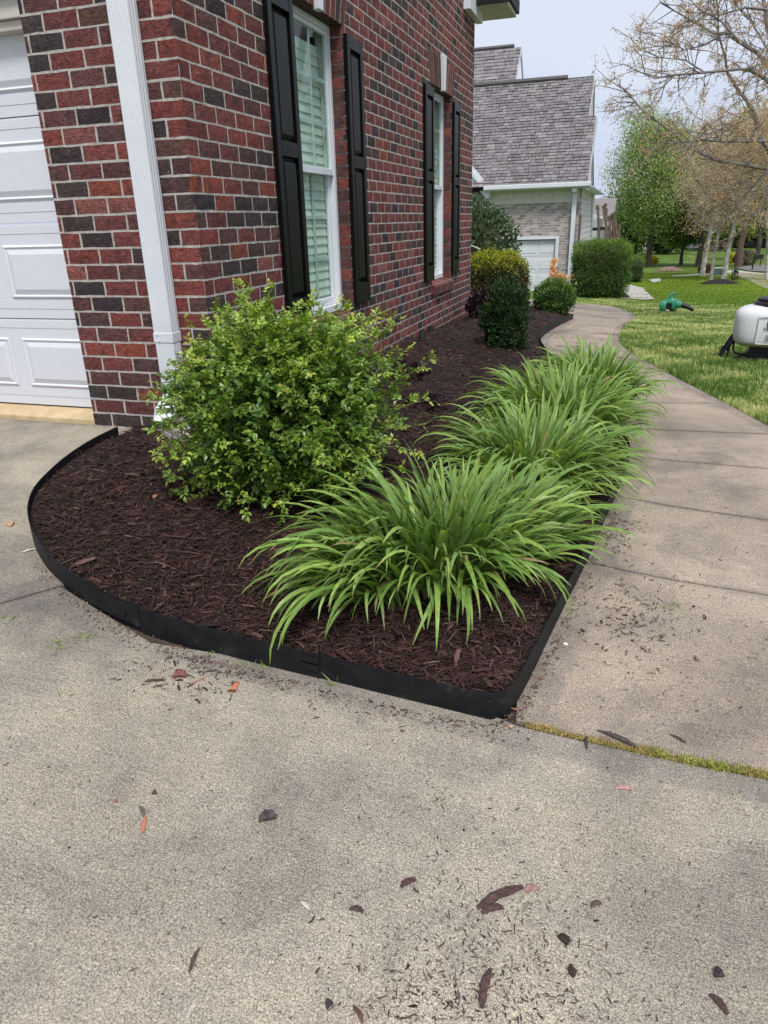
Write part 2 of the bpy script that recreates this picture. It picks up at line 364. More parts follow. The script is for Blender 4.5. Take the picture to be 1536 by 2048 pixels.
def sheet(name, poly, zoff, mat, step, parent=None, edge=None, zf=None, kind='structure', skirt=.0):
    """a triangulated polygon following the ground; boundary kept exact, interior on a grid"""
    poly = np.asarray(poly, float)[:, :2]
    from mathutils.geometry import delaunay_2d_cdt
    B = []
    for a, b in zip(poly, np.roll(poly, -1, 0)):
        n = max(1, int(np.linalg.norm(b - a) / (step * 1.2))); B += [a + (b - a) * i / n for i in range(n)]
    B = np.array(B); lo, hi = poly.min(0), poly.max(0)
    gx, gy = np.meshgrid(np.arange(lo[0], hi[0], step), np.arange(lo[1], hi[1], step)); P = np.stack([gx.ravel(), gy.ravel()], 1)
    P = P[inpoly(P, poly)]
    if len(P): P = P[segdist(P, np.vstack([B, B[:1]])) > step * .45]
    A = np.vstack([B, P]); ed = [(i, (i + 1) % len(B)) for i in range(len(B))]
    vs, es, fs, *_ = delaunay_2d_cdt([Vector(p) for p in A], ed, [list(range(len(B)))], 1, 1e-6)
    V2 = np.array([[v.x, v.y] for v in vs]); z = (zf(V2) if zf else G(V2[:, 0], V2[:, 1])) + zoff
    V = np.column_stack([V2, z]); F = [np.array(fs)]
    ex = None
    if edge is not None: ex = {'edge': edge(V2)}
    if skirt:
        nb = len(B); n0 = len(V); S = V[:nb].copy(); S[:, 2] -= skirt; V = np.vstack([V, S])
        F.append(np.array([(i, i + n0, (i + 1) % nb + n0, (i + 1) % nb) for i in range(nb)]))
        if ex: ex['edge'] = np.concatenate([ex['edge'], np.zeros(nb)])
    o = link(name, npmesh(name, V, F, mat, smooth=False, extra=ex), parent)
    if kind: tag(o, kind=kind)
    return o

# ------------------------------------------------------------------ driveway (two slabs) and walkway
P0, P1 = at(1045, 1449)[:2], at(1536, 1553)[:2]            # joint between driveway and walkway
dj = (P1 - P0) / np.linalg.norm(P1 - P0); JR = P0 + dj * 5.0; JL = at(985, 1446)[:2]
DL0, DL1 = at(0, 1207)[:2], at(118, 1173)[:2]; dd = (DL1 - DL0) / np.linalg.norm(DL1 - DL0)
drive = empty('driveway'); tag(drive, kind='structure')
def back(line, d): return line
g = .006
nrm = np.array([-dd[1], dd[0]])
LJ = DL0 - dd * 5; RJ = DL1 + dd * 1.2
# near slab: everything on the camera's side of the moss joint and the left joint
bedin = [p for p in edge_line[:150]]
near_poly = [LJ - nrm * g, DL1 - nrm * g, at(140, 1185)[:2], at(300, 1285)[:2] + 0, at(640, 1340)[:2], at(960, 1420)[:2], P0 - np.array([.01, .012]), JR - np.array([0, .012]), JR + np.array([.3, -7]), LJ + np.array([-1, -6])]
def edge_near(V):
    d = segdist(V, [at(20, 1130)[:2], at(250, 1255)[:2], at(640, 1352)[:2], P0, JR]); d2 = segdist(V, [LJ, DL1]); return np.minimum(d * .95, d2)
sheet('concrete_slab', near_poly, 0, M['drive'], .07, drive, edge_near, kind=None, skirt=.06)
far_poly = [RJ + nrm * g, LJ + nrm * g, np.array([LJ[0] - 1, .0]), np.array([-.0, .0]), np.array([.84, 0.0]), np.array([1.1, -.6])]
sheet('concrete_slab', far_poly, -.001, M['drive'], .07, drive, lambda V: np.minimum(segdist(V, [LJ, RJ]), segdist(V, [[-5, 0], [0, 0]]) + .06), kind=None, skirt=.06)
tm = MB(); tm.prism([(-6, 0, -.1), (-6, .3, -.1), (-6, .3, .062), (-6, .10, .058), (-6, .002, .028)], (6.0 - .001, 0, 0)); tag(tm.build('garage_threshold', M['threshold'], drive, .006))
# walkway: left edge under the edging, right edge along the lawn
walk = empty('walkway'); tag(walk, kind='structure')
Rpx = [(1536, 852), (1480, 821), (1423, 791), (1365, 762), (1310, 733), (1262, 705), (1240, 688), (1237, 668), (1250, 652), (1268, 641), (1271, 632), (1256, 621), (1225, 612), (1185, 608), (1150, 607)]
Rw = [at(x, y)[:2] for x, y in Rpx]; d0 = Rw[0] - Rw[2]; d0 /= np.linalg.norm(d0)
right_line = smoothline([Rw[0] + d0 * 3.4 + np.array([.5, 0]), Rw[0] + d0 * 1.5 + np.array([.1, 0])] + Rw, 200, 2)
left_line = smoothline([p + 0 for p in [P0] + [edge_line[i] for i in range(150, 240, 3)]] + [end + np.array([-.1, .35]), Rw[-1] + np.array([-.5, -.3])], 200, 1)
near_left = np.array([e for e in edge_line if True])
joints = []
for (ax, ay), (bx, by) in [((1190, 1128), (1536, 1190)), ((1235, 992), (1536, 1040)), ((1270, 912), (1536, 937)), ((1290, 857), (1536, 868)), ((1310, 805), (1375, 806)), ((1330, 762), (1360, 762))]:
    A, B = at(ax, ay)[:2], at(bx, by)[:2]; u = (B - A) / np.linalg.norm(B - A); joints.append((A - u * 1.2, A + u * 4))
for px in [[(1120, 700), (1290, 722)], [(1085, 664), (1236, 668)], [(1130, 632), (1262, 638)]]:
    A, B = at(*px[0])[:2], at(*px[1])[:2]; u = (B - A) / np.linalg.norm(B - A); joints.append((A - u * .6, A + u * 3))
walk_poly = np.array([P0 + np.array([-.02, .012])] + [e + np.array([-.02, 0]) for e in edge_line[168:]] + [end + np.array([-.2, .5]), end + np.array([-2.4, 1.2]), Rw[-1] + np.array([-2.3, .2])] + list(right_line[::-1]) + [JR + np.array([0, .012])])
def halfplane(poly, A, B, keep):
    n = np.array([-(B - A)[1], (B - A)[0]]) * keep; n = n / np.linalg.norm(n); out = []
    for p, q in zip(poly, np.roll(poly, -1, 0)):
        sp, sq = (p - A) @ n, (q - A) @ n
        if sp >= 0: out.append(p)
        if (sp >= 0) != (sq >= 0): out.append(p + (q - p) * sp / (sp - sq))
    return np.array(out)
rest = walk_poly
for i, (A, B) in enumerate(joints + [None]) if False else enumerate(joints):
    n = np.array([-(B - A)[1], (B - A)[0]]); n /= np.linalg.norm(n)
    slab = halfplane(rest, A - n * .006, B - n * .006, -1); rest = halfplane(rest, A + n * .006, B + n * .006, 1)
    pv = joints[i - 1] if i else (P0, JR)
    if len(slab) > 2:
        sheet('paving_slab', slab, -.0005 * (i % 2), M['walk'], .07 if i < 5 else .15, walk, lambda V, A=A, B=B, pv=pv: np.minimum(np.minimum(segdist(V, [A, B]) + .07, segdist(V, pv) + .07), np.minimum(segdist(V, right_line), segdist(V, edge_line) - .01)), kind=None, skirt=.05)
sheet('paving_slab', rest, 0, M['walk'], .2, walk, lambda V: np.minimum(segdist(V, right_line), segdist(V, edge_line)), kind=None, skirt=.05)
tag(sheet('joint_soil', [np.array([-7, -4.5]), np.array([6.5, -4.5])] + [p + np.array([-.02, 0]) for p in right_line[10:]] + [np.array([.9, 9]), np.array([.9, 0]), np.array([-7, 0])], -.013, M['soil'], .5), kind='structure')

# ================================================================== BRICK HOUSE
CH = .0813; BL = .203; WX = .84; TOPROW = 56
house = empty('brick_house', (0, 0, 0)); tag(house, 'red and dark brick house with white garage door, white downspout and black shutters', 'house')
OPEN = [(1.275, 2.155), (4.665, 5.555)]; OZ0, OZ1 = .42, 2.34
# mortar core
cm = MB(); xm = WX - .0001
cm.box((0.0, .0001, -.6), (xm, .25, 4.55)); cm.box((-3.2, .0001, 2.2), (0, .25, 4.55))
def corebox(y0, y1, z0, z1): cm.box((xm - .20, y0, z0), (xm, y1, z1))
ys_ = [.25]
for (a, b) in OPEN: ys_ += [a - .009 if False else a - .009, b + .009]
ys_.append(6.78)
for i in range(0, len(ys_), 2): corebox(ys_[i], ys_[i + 1], -.6, 4.55)
for (a, b) in OPEN: corebox(a - .009, b + .009, -.6, OZ0 - .02); corebox(a - .009, b + .009, OZ1 + .012, 4.55)
cm.box((-3.2, 6.58, -.6), (xm - .2, 6.78, 4.55))
cm.build('wall', M['mortar'], house)
RED = [(.185, .048, .040), (.155, .043, .038), (.215, .056, .044), (.130, .041, .038), (.172, .052, .046)]
BRT = [(.215, .056, .036), (.22, .080, .066)]; PUR = [(.092, .040, .038), (.108, .044, .042), (.080, .042, .040), (.104, .050, .040)]; DRK = [(.036, .026, .029), (.048, .033, .033), (.058, .040, .040), (.040, .034, .036)]
def bcol(c): 
    b = random.choice({'R': RED, 'B': BRT, 'P': PUR, 'D': DRK}[c]); k = random.uniform(.88, 1.14); return tuple(v * k for v in b)
def rcode():
    r = random.random(); return 'R' if r < .53 else 'B' if r < .60 else 'P' if r < .80 else 'D'
def brick_geo(O, u, n, a0, a1, z0, z1, dep=.02, wdir=(0, 0, 1), rough=.0022, nx=3, nz=2):
    """one brick: rough face grid + skirt. O origin, u along, wdir up, n outward"""
    O, u, n, w_ = map(np.array, (O, u, n, wdir)); V = []; F = []
    for j in range(nz + 1):
        for i in range(nx + 1):
            edge = i in (0, nx) or j in (0, nz)
            a = a0 + (a1 - a0) * i / nx; z = z0 + (z1 - z0) * j / nz
            if edge: a += random.uniform(-1, 1) * .0018; z += random.uniform(-1, 1) * .0020
            d = random.uniform(.0002, .0008) if edge else .0022 + random.uniform(-rough, rough) * .6
            V.append(O + u * a + w_ * z + n * d)
    id = lambda i, j: j * (nx + 1) + i
    for j in range(nz):
        for i in range(nx): F.append((id(i, j), id(i + 1, j), id(i + 1, j + 1), id(i, j + 1)))
    ring = [id(i, 0) for i in range(nx + 1)] + [id(nx, j) for j in range(1, nz + 1)] + [id(i, nz) for i in range(nx - 1, -1, -1)] + [id(0, j) for j in range(nz - 1, 0, -1)]
    b0 = len(V)
    for r in ring: V.append(V[r] - n * dep)
    for k in range(len(ring)): a, b = ring[k], ring[(k + 1) % len(ring)]; F.append((b, a, b0 + k, b0 + (k + 1) % len(ring)))
    return np.array(V), np.array(F)
bricks = []   # (V, F, col, screen size, name)
JT = .0112
def course(O, u, n, row, segs, codes=None):
    """segs: list of (a0,a1) nominal brick extents"""
    z0, z1 = row * CH, (row + 1) * CH - JT
    for k, (a0, a1) in enumerate(segs):
        c = codes[k] if codes and k < len(codes) else rcode()
        if a1 - JT - a0 < .012: continue
        V, F = brick_geo(O, u, n, a0, a1 - JT, z0, z1)
        if np.dot(n, (0, 1, 0)) > .5 or np.dot(np.cross(u, (0, 0, 1)), n) < 0: F = F[:, ::-1]
        bricks.append([V, F, bcol(c), 0])
def cuts(joints, a0, a1):
    j = [a0] + [x for x in joints if a0 + .012 < x < a1 - .012] + [a1]; return list(zip(j[:-1], j[1:]))
FRONT = 'DRPR PDRP DRRR rRPD DRRP rPDR RBPD rDRR PRPD rDBR PBBP rDRP RDRD rRRD BRPR rDRR PDPR dPRP RPRR rRBR RRPR pPPP DDRR rRRR DDDD'.upper().split()
for row in range(-3, TOPROW):
    k = 24 - row
    A = row % 2 == 0
    jf = [.1315, .3345, .5375, .7405] if A else [.030, .233, .436, .639]
    codes = None
    if 0 <= k < 25:
        c = FRONT[k]
        codes = list(c) + [random.choice('RRRRPPRD'), 'R']
    course((0, 0, 0), (1, 0, 0), (0, -1, 0), row, [(a, b if b < WX else WX + JT - .0015) for a, b in cuts(jf, 0, WX)], codes)
    if row >= 27: course((0, 0, 0), (1, 0, 0), (0, -1, 0), row, cuts([-3.2 + (.1 if A else 0) + BL * i for i in range(40)], -3.2, 0))
SIDE = {0: 'RPRR', 1: 'PRRRR', 2: 'RRRRR', 3: 'RRRDDP', 4: 'RDRPR', 5: 'RRRRRD', 6: 'RRRRP', 7: 'RPRPD', 8: 'RPPPR', 9: 'BBRPBR', 10: 'DRDDD', 11: 'PRDDDD', 12: 'RPRPP', 13: 'PDBPP', 14: 'RDDBR', 15: 'RRRRR', 16: 'DRRDD', 17: 'PRPPR', 18: 'RRPRR'}
def arch_z(y):   # flat splayed arch zone: (y0,y1) span at height z
    return y
AZ0, AZ1 = OZ1, OZ1 + .285
for row in range(-4, TOPROW):
    A = row % 2 == 0; k = 24 - row
    js = [BL * (i + 1) - .002 for i in range(40)] if A else [.0985 + BL * i for i in range(40)]
    segs = [(a, b) for a, b in cuts(js, 0.0, 6.78)]
    zc = (row + .5) * CH; out_ = []
    for (a, b) in segs:
        parts = [(a, b)]
        for (o0, o1) in OPEN:
            if OZ0 - .02 < zc < OZ1: lo, hi = o0, o1
            elif OZ0 - .13 < zc < OZ0: lo, hi = o0 - .03, o1 + .03
            elif OZ1 <= zc < AZ1 + .0:
                fl = .040 + .12 * max(0, row * CH - AZ0) / (AZ1 - AZ0); lo, hi = o0 - fl, o1 + fl
            else: continue
            np_ = []
            for (p, q) in parts:
                if q <= lo or p >= hi: np_.append((p, q)); continue
                if p < lo: np_.append((p, lo + JT * .4))
                if q > hi: np_.append((hi, q))
            parts = np_
        out_ += parts
    course((WX, 0, 0), (0, 1, 0), (1, 0, 0), row, out_, SIDE.get(k) if k in SIDE else None)
# reveals of the window openings (far jamb faces the camera side)
for (o0, o1) in OPEN:
    for row in range(5, 29):
        zc = (row + .5) * CH
        if not OZ0 < zc < OZ1: continue
        V, F = brick_geo((0, o1, 0), (1, 0, 0), (0, -1, 0), WX - .088, WX - .004, row * CH, (row + 1) * CH - JT, .008, rough=.001, nx=2); bricks.append([V, F, bcol(random.choice('RPPR')), 0])
        V, F = brick_geo((0, o0, 0), (1, 0, 0), (0, 1, 0), WX - .088, WX - .004, row * CH, (row + 1) * CH - JT, .008, rough=.001, nx=2); bricks.append([V, F[:, ::-1], bcol(random.choice('RPPR')), 0])
for b in bricks:
    c = b[0].mean(0); px, py = project(b[0][:12]); vis = -40 < px.mean() < 1576 and -30 < py.mean() < 900 and c[2] > -.15 and c[0] > -.01
    b[3] = (px.max() - px.min()) * (py.max() - py.min()) if vis else 0
bricks.sort(key=lambda b: -b[3])
for V, F, c, s_ in bricks[:298]: link('brick', npmesh('brick', V, F, M['brick'], np.tile(c, (len(V), 1))), house)
Vs, Fs, Cs, n0 = [], [], [], 0
for V, F, c, s_ in bricks[298:]: Vs.append(V); Fs.append(F + n0); Cs.append(np.tile(c, (len(V), 1))); n0 += len(V)
tag(link('brick_courses', npmesh('brick_courses', np.vstack(Vs), np.vstack(Fs), M['brick'], np.vstack(Cs)), house), kind='stuff')
# splayed soldier arches, keystones, sloping rowlock sills
def quadbrick(poly_yz, x0, x1, name, c):
    """poly in (y,z) at x0 extruded to x1"""
    P = [(y + random.uniform(-.001, .001), z) for y, z in poly_yz]
    V = np.array([(x0, y, z) for y, z in P] + [(x1, y, z) for y, z in P]); n = len(P)
    F = [np.array([list(range(n))[::-1], list(range(n, 2 * n))]), np.array([(i, (i + 1) % n, n + (i + 1) % n, n + i) for i in range(n)])]
    link(name, npmesh(name, V, F, M['brick'], np.tile(c, (len(V), 1))), house)
for (o0, o1) in OPEN:
    mid = (o0 + o1) / 2; nb = 12; b0, b1 = o0 - .045, o1 + .045; t0, t1 = o0 - .165, o1 + .165; kz = .055
    for i in range(nb):
        f0, f1 = i / nb, (i + 1) / nb
        if i in (5, 6): continue
        e = .0062
        if i < 5: lo = lambda f: (b0 + (mid - .045 - b0) * f / (5 / nb), t0 + (mid - .075 - t0) * f / (5 / nb))
        else: lo = lambda f: (mid + .045 + (b1 - mid - .045) * (f - 7 / nb) / (5 / nb), mid + .075 + (t1 - mid - .075) * (f - 7 / nb) / (5 / nb))
        (a0, c0), (a1, c1) = lo(f0), lo(f1)
        quadbrick([(a0 + e, AZ0), (a1 - e, AZ0), (c1 - e, AZ1 - .004), (c0 + e, AZ1 - .004)], WX - .012, WX + random.uniform(.0038, .006), 'arch_brick', bcol(random.choice('RRRPPD')))
    am = MB(); am.prism([(WX - .011, b0, AZ0 + .001), (WX - .011, b1, AZ0 + .001), (WX - .011, t1, AZ1 - .002), (WX - .011, t0, AZ1 - .002)], (.0145, 0, 0)); am.build('arch_mortar', M['mortar'], house)
    kb = MB(); kb.prism([(WX - .01, mid - .036, AZ0 - .012), (WX - .01, mid + .036, AZ0 - .012), (WX - .01, mid + .072, AZ1 + .035), (WX - .01, mid - .072, AZ1 + .035)], (.045, 0, 0)); kb.build('keystone', M['white'], house, .003)
    lb = MB(); lb.box((WX - .185, o0 - .002, AZ0 - .0005), (WX - .014, o1 + .002, AZ0 + .010)); lb.build('lintel', M['steel_lintel'], house)
    ns = 12; sy0, sy1 = o0 - .03, o1 + .03
    for i in range(ns):
        y0 = sy0 + (sy1 - sy0) * i / ns + .0045; y1 = sy0 + (sy1 - sy0) * (i + 1) / ns - .0045; c = bcol(random.choice('RRRPB')); j = random.uniform(0, .0012)
        P = [(WX + .040, OZ0 - .125), (WX + .052 + j, OZ0 - .035), (WX - .10, OZ0 + .005), (WX - .10, OZ0 - .10)]
        V = np.array([(x, y0, z) for x, z in P] + [(x, y1, z) for x, z in P]); F = [np.array([[0, 1, 2, 3], [7, 6, 5, 4]]), np.array([(i2, 4 + i2, 4 + (i2 + 1) % 4, (i2 + 1) % 4) for i2 in range(4)])]
        link('sill_brick', npmesh('sill_brick', V, F, M['brick'], np.tile(c, (8, 1))), house)
    sm = MB(); sm.prism([(WX + .0395, sy0 + .012, OZ0 - .1240), (WX + .0512, sy0 + .012, OZ0 - .0360), (WX - .10, sy0 + .012, OZ0 + .004), (WX - .10, sy0 + .012, OZ0 - .099)], (0, sy1 - sy0 - .024, 0)); sm.build('sill_mortar', M['mortar'], house)

# windows
def window(o0, o1):
    t = empty('window', (0, 0, 0)); t.parent = house
    X = WX - .088                        # outer face of the frame
    def part(name, boxes, mat, bev=.003):
        m_ = MB()
        for a, b in boxes: m_.box(a, b)
        o = m_.build(name, mat, t, bev); return o
    z0, z1 = OZ0 + .008, OZ1 - .004; y0, y1 = o0 + .003, o1 - .003; W = .038
    part('frame', [((X - .10, y0, z0), (X, y0 + W, z1)), ((X - .10, y1 - W, z0), (X, y1, z1)), ((X - .10, y0 + W, z1 - W), (X - .001, y1 - W, z1)), ((X - .10, y0 + W, z0), (X + .004, y1 - W, z0 + .045)),
                   ((X - .09, y1 - W - .002, z0 + .046), (X - .030, y1 - W - .0005, z1 - W - .001)), ((X - .09, y0 + W + .0005, z0 + .046), (X - .030, y0 + W + .002, z1 - W - .001))], M['white'])
    zm = z0 + .98; iy0, iy1 = y0 + W + .003, y1 - W - .003
    def sash(name, xa, za, zb, sw, bot):
        part(name, [((xa - .03, iy0, za), (xa, iy0 + sw, zb)), ((xa - .03, iy1 - sw, za), (xa, iy1, zb)), ((xa - .03, iy0 + sw, za), (xa + .001, iy1 - sw, za + bot)), ((xa - .03, iy0 + sw, zb - sw), (xa + .001, iy1 - sw, zb))], M['white'])
        g_ = MB(); g_.box((xa - .018, iy0 + sw * .9, za + bot * .9), (xa - .014, iy1 - sw * .9, zb - sw * .9)); g_.build('pane', M['glass'], t)
        gy0, gy1, gz0, gz1 = iy0 + sw, iy1 - sw, za + bot, zb - sw; mu = []
        for i in (1, 2):
            yy = gy0 + (gy1 - gy0) * i / 3; mu.append(((xa - .030, yy - .012, gz0), (xa - .024, yy + .012, gz1)))
            zz = gz0 + (gz1 - gz0) * i / 3; mu.append(((xa - .0305, gy0, zz - .012), (xa - .0235, gy1, zz + .012)))
        part('muntin_grid', mu, M['white'], 0)
    sash('upper_sash', X - .006, zm - .02, z1 - W - .002, .026, .045)
    sash('lower_sash', X - .040, z0 + .047, zm + .018, .034, .055)
    zz = z0 + .09; n = 0
    while zz < z1 - .10:
        s_ = MB(); s_.box((-.0015, iy0 + .004, -.034), (.0015, iy1 - .004, .034)); o = s_.build('blind_slat', M['slat'], t); o.location = (X - .083, 0, zz); o.rotation_euler = (0, R(-10), 0); zz += .0615; n += 1
    part('dark_backing', [((X - .32, iy0 - .2, z0 - .1), (X - .30, iy1 + .2, z1 + .1)), ((X - .32, iy0 - .2, z0 - .1), (X - .10, iy0 - .19, z1 + .1)), ((X - .32, iy1 + .19, z0 - .1), (X - .10, iy1 + .2, z1 + .1))], M['room'], 0)  # dark panels behind the blinds, the unlit room put into their colour
for o in OPEN: window(*o)

# shutters: stiles and rails with two raised panels
def shutter(y0, y1, z0=.462, z1=2.29):
    t = empty('shutter', (0, 0, 0)); t.parent = house; x0, x1 = WX + .006, WX + .036; sw = .055; zr = z0 + 1.02
    f_ = MB()
    f_.box((x0, y0, z0), (x1, y0 + sw, z1)); f_.box((x0, y1 - sw, z0), (x1, y1, z1))
    f_.box((x0, y0 + sw, z0), (x1 - .001, y1 - sw, z0 + .15)); f_.box((x0, y0 + sw, z1 - .085), (x1 - .001, y1 - sw, z1)); f_.box((x0, y0 + sw, zr - .042), (x1 - .001, y1 - sw, zr + .042))
    f_.build('shutter_frame', M['shutter'], t, .004)
    for a, b in ((z0 + .15, zr - .042), (zr + .042, z1 - .085)):
        q = MB(); ya, yb = y0 + sw, y1 - sw; d = .038
        V = [(x0 + .004, ya, a), (x0 + .004, yb, a), (x0 + .004, yb, b), (x0 + .004, ya, b), (x0 + .007, ya + .014, a + .014), (x0 + .007, yb - .014, a + .014), (x0 + .007, yb - .014, b - .014), (x0 + .007, ya + .014, b - .014),
             (x0 + .023, ya + d, a + d), (x0 + .023, yb - d, a + d), (x0 + .023, yb - d, b - d), (x0 + .023, ya + d, b - d)]
        F = [(8, 9, 10, 11)]
        for k in (0, 4):
            for i in range(4): F.append((k + i, k + (i + 1) % 4, k + 4 + (i + 1) % 4, k + 4 + i))
        q.add(V, F); q.build('raised_panel', M['shutter'], t)
    for zz, yy in ((zr, (y0 + y1) / 2), (z0 + .075, y0 + .03), (z1 - .05, y0 + .03)):
        s_ = MB(); s_.lathe([(.006, 0), (.006, .004), (.003, .006)], k=8); o = s_.build('screw', M['screw'], t); o.location = (x1 - .001, yy, zz); o.rotation_euler = (0, R(90), 0)
for a, b in ((.915, 1.262), (2.163, 2.49), (4.315, 4.650), (5.570, 5.90)): shutter(a, b)

# garage door: sections with raised panels and horizontal beads, set back behind the pillar
gd = empty('garage_door'); gd.parent = house; GY = .13; SH = .52
for s_i in range(4):
    za = .068 + s_i * SH; zb = za + SH - .006
    q = MB(); q.box((-4.95, GY, za), (.12, GY + .04, zb))
    for gz in ((za + .055), (zb - .05),): q.box((-4.95, GY - .0022, gz - .001), (.12, GY - .0005, gz + .048 if gz < za + .1 else gz + .044))
    q.build('door_section', M['garage'], gd, .0022)
    x = -.535; 
    for c in range(7):
        xa, xb = x - c * .69, x - c * .69 + .60; a, b = za + .112, zb - .108; q = MB(); d = .052
        y = GY - .0008
        V = [(xa, y, a), (xb, y, a), (xb, y, b), (xa, y, b), (xa + .012, y - .010, a + .012), (xb - .012, y - .010, a + .012), (xb - .012, y - .010, b - .012), (xa + .012, y - .010, b - .012),
             (xa + .026, y - .002, a + .022), (xb - .026, y - .002, a + .022), (xb - .026, y - .002, b - .022), (xa + .026, y - .002, b - .022), (xa + d, y - .013, a + d), (xb - d, y - .013, a + d), (xb - d, y - .013, b - d), (xa + d, y - .013, b - d)]
        F = [(12, 13, 14, 15)]
        for k in (0, 4, 8):
            for i in range(4): F.append((k + i, k + (i + 1) % 4, k + 4 + (i + 1) % 4, k + 4 + i))
        q.add(V, F); q.build('raised_panel', M['garage'], gd)
q = MB(); q.box((-4.95, GY + .004, .058), (.12, GY + .03, .069)); q.build('bottom_seal', M['screw'], gd)
q = MB(); q.box((-5, .03, 2.03), (-.0005, GY - .02, 2.2)); q.box((-5, .05, 1.985), (-.0005, GY - .012, 2.028)); q.box((-5, .0, 2.12), (-.0005, .028, 2.2)); q.build('door_head_trim', M['beige'], house, .004)

# downspout with collar and kicked-out elbow
def spout_section(pts, w=.108, d=.075, ribs=True):
    """corrugated rectangular tube along pts (centre line), x across, normal toward -y"""
    prof = []
    n = 9
    for i in range(n * 2 + 1):
        u = -w / 2 + w * i / (n * 2); prof.append((u, -d / 2 - (.003 if i % 2 else 0)))
    for i in range(1, 7): prof.append((w / 2 + (.003 if i % 2 else 0), -d / 2 + d * i / 7))
    for i in range(n + 1): prof.append((w / 2 - w * i / n, d / 2))
    for i in range(1, 7): prof.append((-w / 2 - (.003 if i % 2 else 0), d / 2 - d * i / 7))
    return prof
def extrude_prof(prof, frames, name, mat, parent):
    V = []; k = len(prof)
    for (c, ux, uy) in frames: V += [tuple(np.array(c) + np.array(ux) * p[0] + np.array(uy) * p[1]) for p in prof]
    F = [(i * k + j, i * k + (j + 1) % k, (i + 1) * k + (j + 1) % k, (i + 1) * k + j) for i in range(len(frames) - 1) for j in range(k)]
    me = bpy.data.meshes.new(name); me.from_pydata(V, [], F); me.materials.append(mat); o = link(name, me, parent); return o
ds = empty('downspout'); ds.parent = house; sx, sy = .612, -.050; ux = (1, 0, 0)
pf = spout_section(0)
extrude_prof(pf, [((sx, sy, .50), ux, (0, 1, 0)), ((sx, sy, 4.4), ux, (0, 1, 0))], 'upper_pipe', M['white'], ds)
el = [((sx, sy, .515), ux, (0, 1, 0)), ((sx, sy, .26), ux, (0, 1, 0))]
for a in range(0, 61, 12):
    r_ = .07; an = R(a); c = (sx, sy - .045 - r_ + r_ * math.cos(an) + .045, .26 - r_ * math.sin(an)); el.append((c, ux, (0, math.cos(an), math.sin(an) * 1)))
lc = np.array(el[-1][0]); dr = np.array([0, -math.sin(R(60)), -math.cos(R(60))]); el.append((tuple(lc + dr * .12), ux, (0, math.cos(R(60)), math.sin(R(60)))))
pf2 = [(p[0] * .96, p[1] * .94) for p in pf]
o = extrude_prof(pf2, el, 'elbow', M['white'], ds); so_ = o.modifiers.new('s', 'SOLIDIFY'); so_.thickness = .0025
pf3 = [(max(-.058, min(.058, p[0] * 1.05)), p[1] * 1.06) for p in [(-.054, -.0385), (.054, -.0385), (.054, .0385), (-.054, .0385)]]
cq = MB(); cq.box((sx - .0585, sy - .0425, .50), (sx + .0585, sy + .0425, .552)); cq.build('collar', M['white'], ds, .004)
for p in ((sx - .03, sy - .044, .542), (sx - .022, sy - .044, .512)):
    q = MB(); q.lathe([(.005, 0), (.004, .003)], k=8); o = q.build('screw', M['white'], ds); o.location = p; o.rotation_euler = (R(90), 0, 0)

# eave return and soffit at the far corner
q = MB(); q.box((WX + .004, 6.10, 3.27), (WX + .085, 6.84, 4.2)); q.build('cornice_return', M['white'], house, .004)
q = MB(); q.box((WX - .4, 6.79, 3.62), (WX + .085, 6.84, 4.2)); q.build('frieze_board', M['beige'], house)
e1 = on_y(1012, 6, 6.45); ez_ = float(on_y(980, 9, 6.45)[2])
q = MB(); q.box((-.5, 6.45, ez_ + .02), (float(e1[0]), 7.25, ez_ + .06)); q.build('soffit', M['beige'], house); q = MB(); q.box((-.5, 6.42, ez_ ), (float(e1[0]) + .03, 6.448, ez_ + .2)); q.box((-.5, 6.45, ez_ + .062), (float(e1[0]) + .03, 7.3, ez_ + .2)); q.build('fascia', M['edging'], house)
q = MB(); q.box((WX + .02, -.2, 4.56), (-3.3, 6.9, 4.6)); q.build('ceiling_deck', M['beige'], house)

# ================================================================== SPLASH BLOCK, DRAIN PIPES
sb = MB(); c0 = at(400, 905, .05); L = .62; Wd = .27; hh = .05
ang = math.atan2(*(at(430, 930)[:2] - at(325, 868)[:2])[::-1])
for (x0, x1, y0, y1, z0, z1) in ((0, L, 0, Wd, -.03, .008), (0, L, 0, .035, .0085, hh), (0, L, Wd - .035, Wd, .0085, hh), (0, .035, .0355, Wd - .0355, .0085, hh)): sb.box((x0, y0, z0), (x1, y1, z1))
M['splash'] = simple('splash_concrete', (.36, .31, .27), .9, .2, 12, .3)
o = sb.build('splash_block', M['splash'], None, .008); s0 = at(322, 872, .05); o.location = (s0[0], s0[1], s0[2] + .035); o.rotation_euler = (0, R(3), ang); tag(o, 'concrete splash block half buried in mulch under the downspout outlet', 'splash block')
def pipe(px, py, r, h, label, tilt=8):
    q = MB(); q.lathe([(r, -.1), (r, h), (r * .82, h), (r * .8, h - .05)], k=18); q.lathe([(r * 1.12, -.02), (r * 1.12, h * .35)], k=18)
    o = q.build('drain_pipe', M['pipe'], None, smooth=False); p = at(px, py, .04); o.location = p; o.rotation_euler = (0, R(tilt), R(70)); tag(o, label, 'drain pipe')
M['pipe'] = simple('pipe_black', (.014, .015, .018), .6)
pipe(843, 690, .030, .13, 'short dark plastic drain pipe stub rising from the mulch at the brick wall'); pipe(862, 662, .035, .05, 'low black drain cap at the wall behind the taller pipe stub', 0)

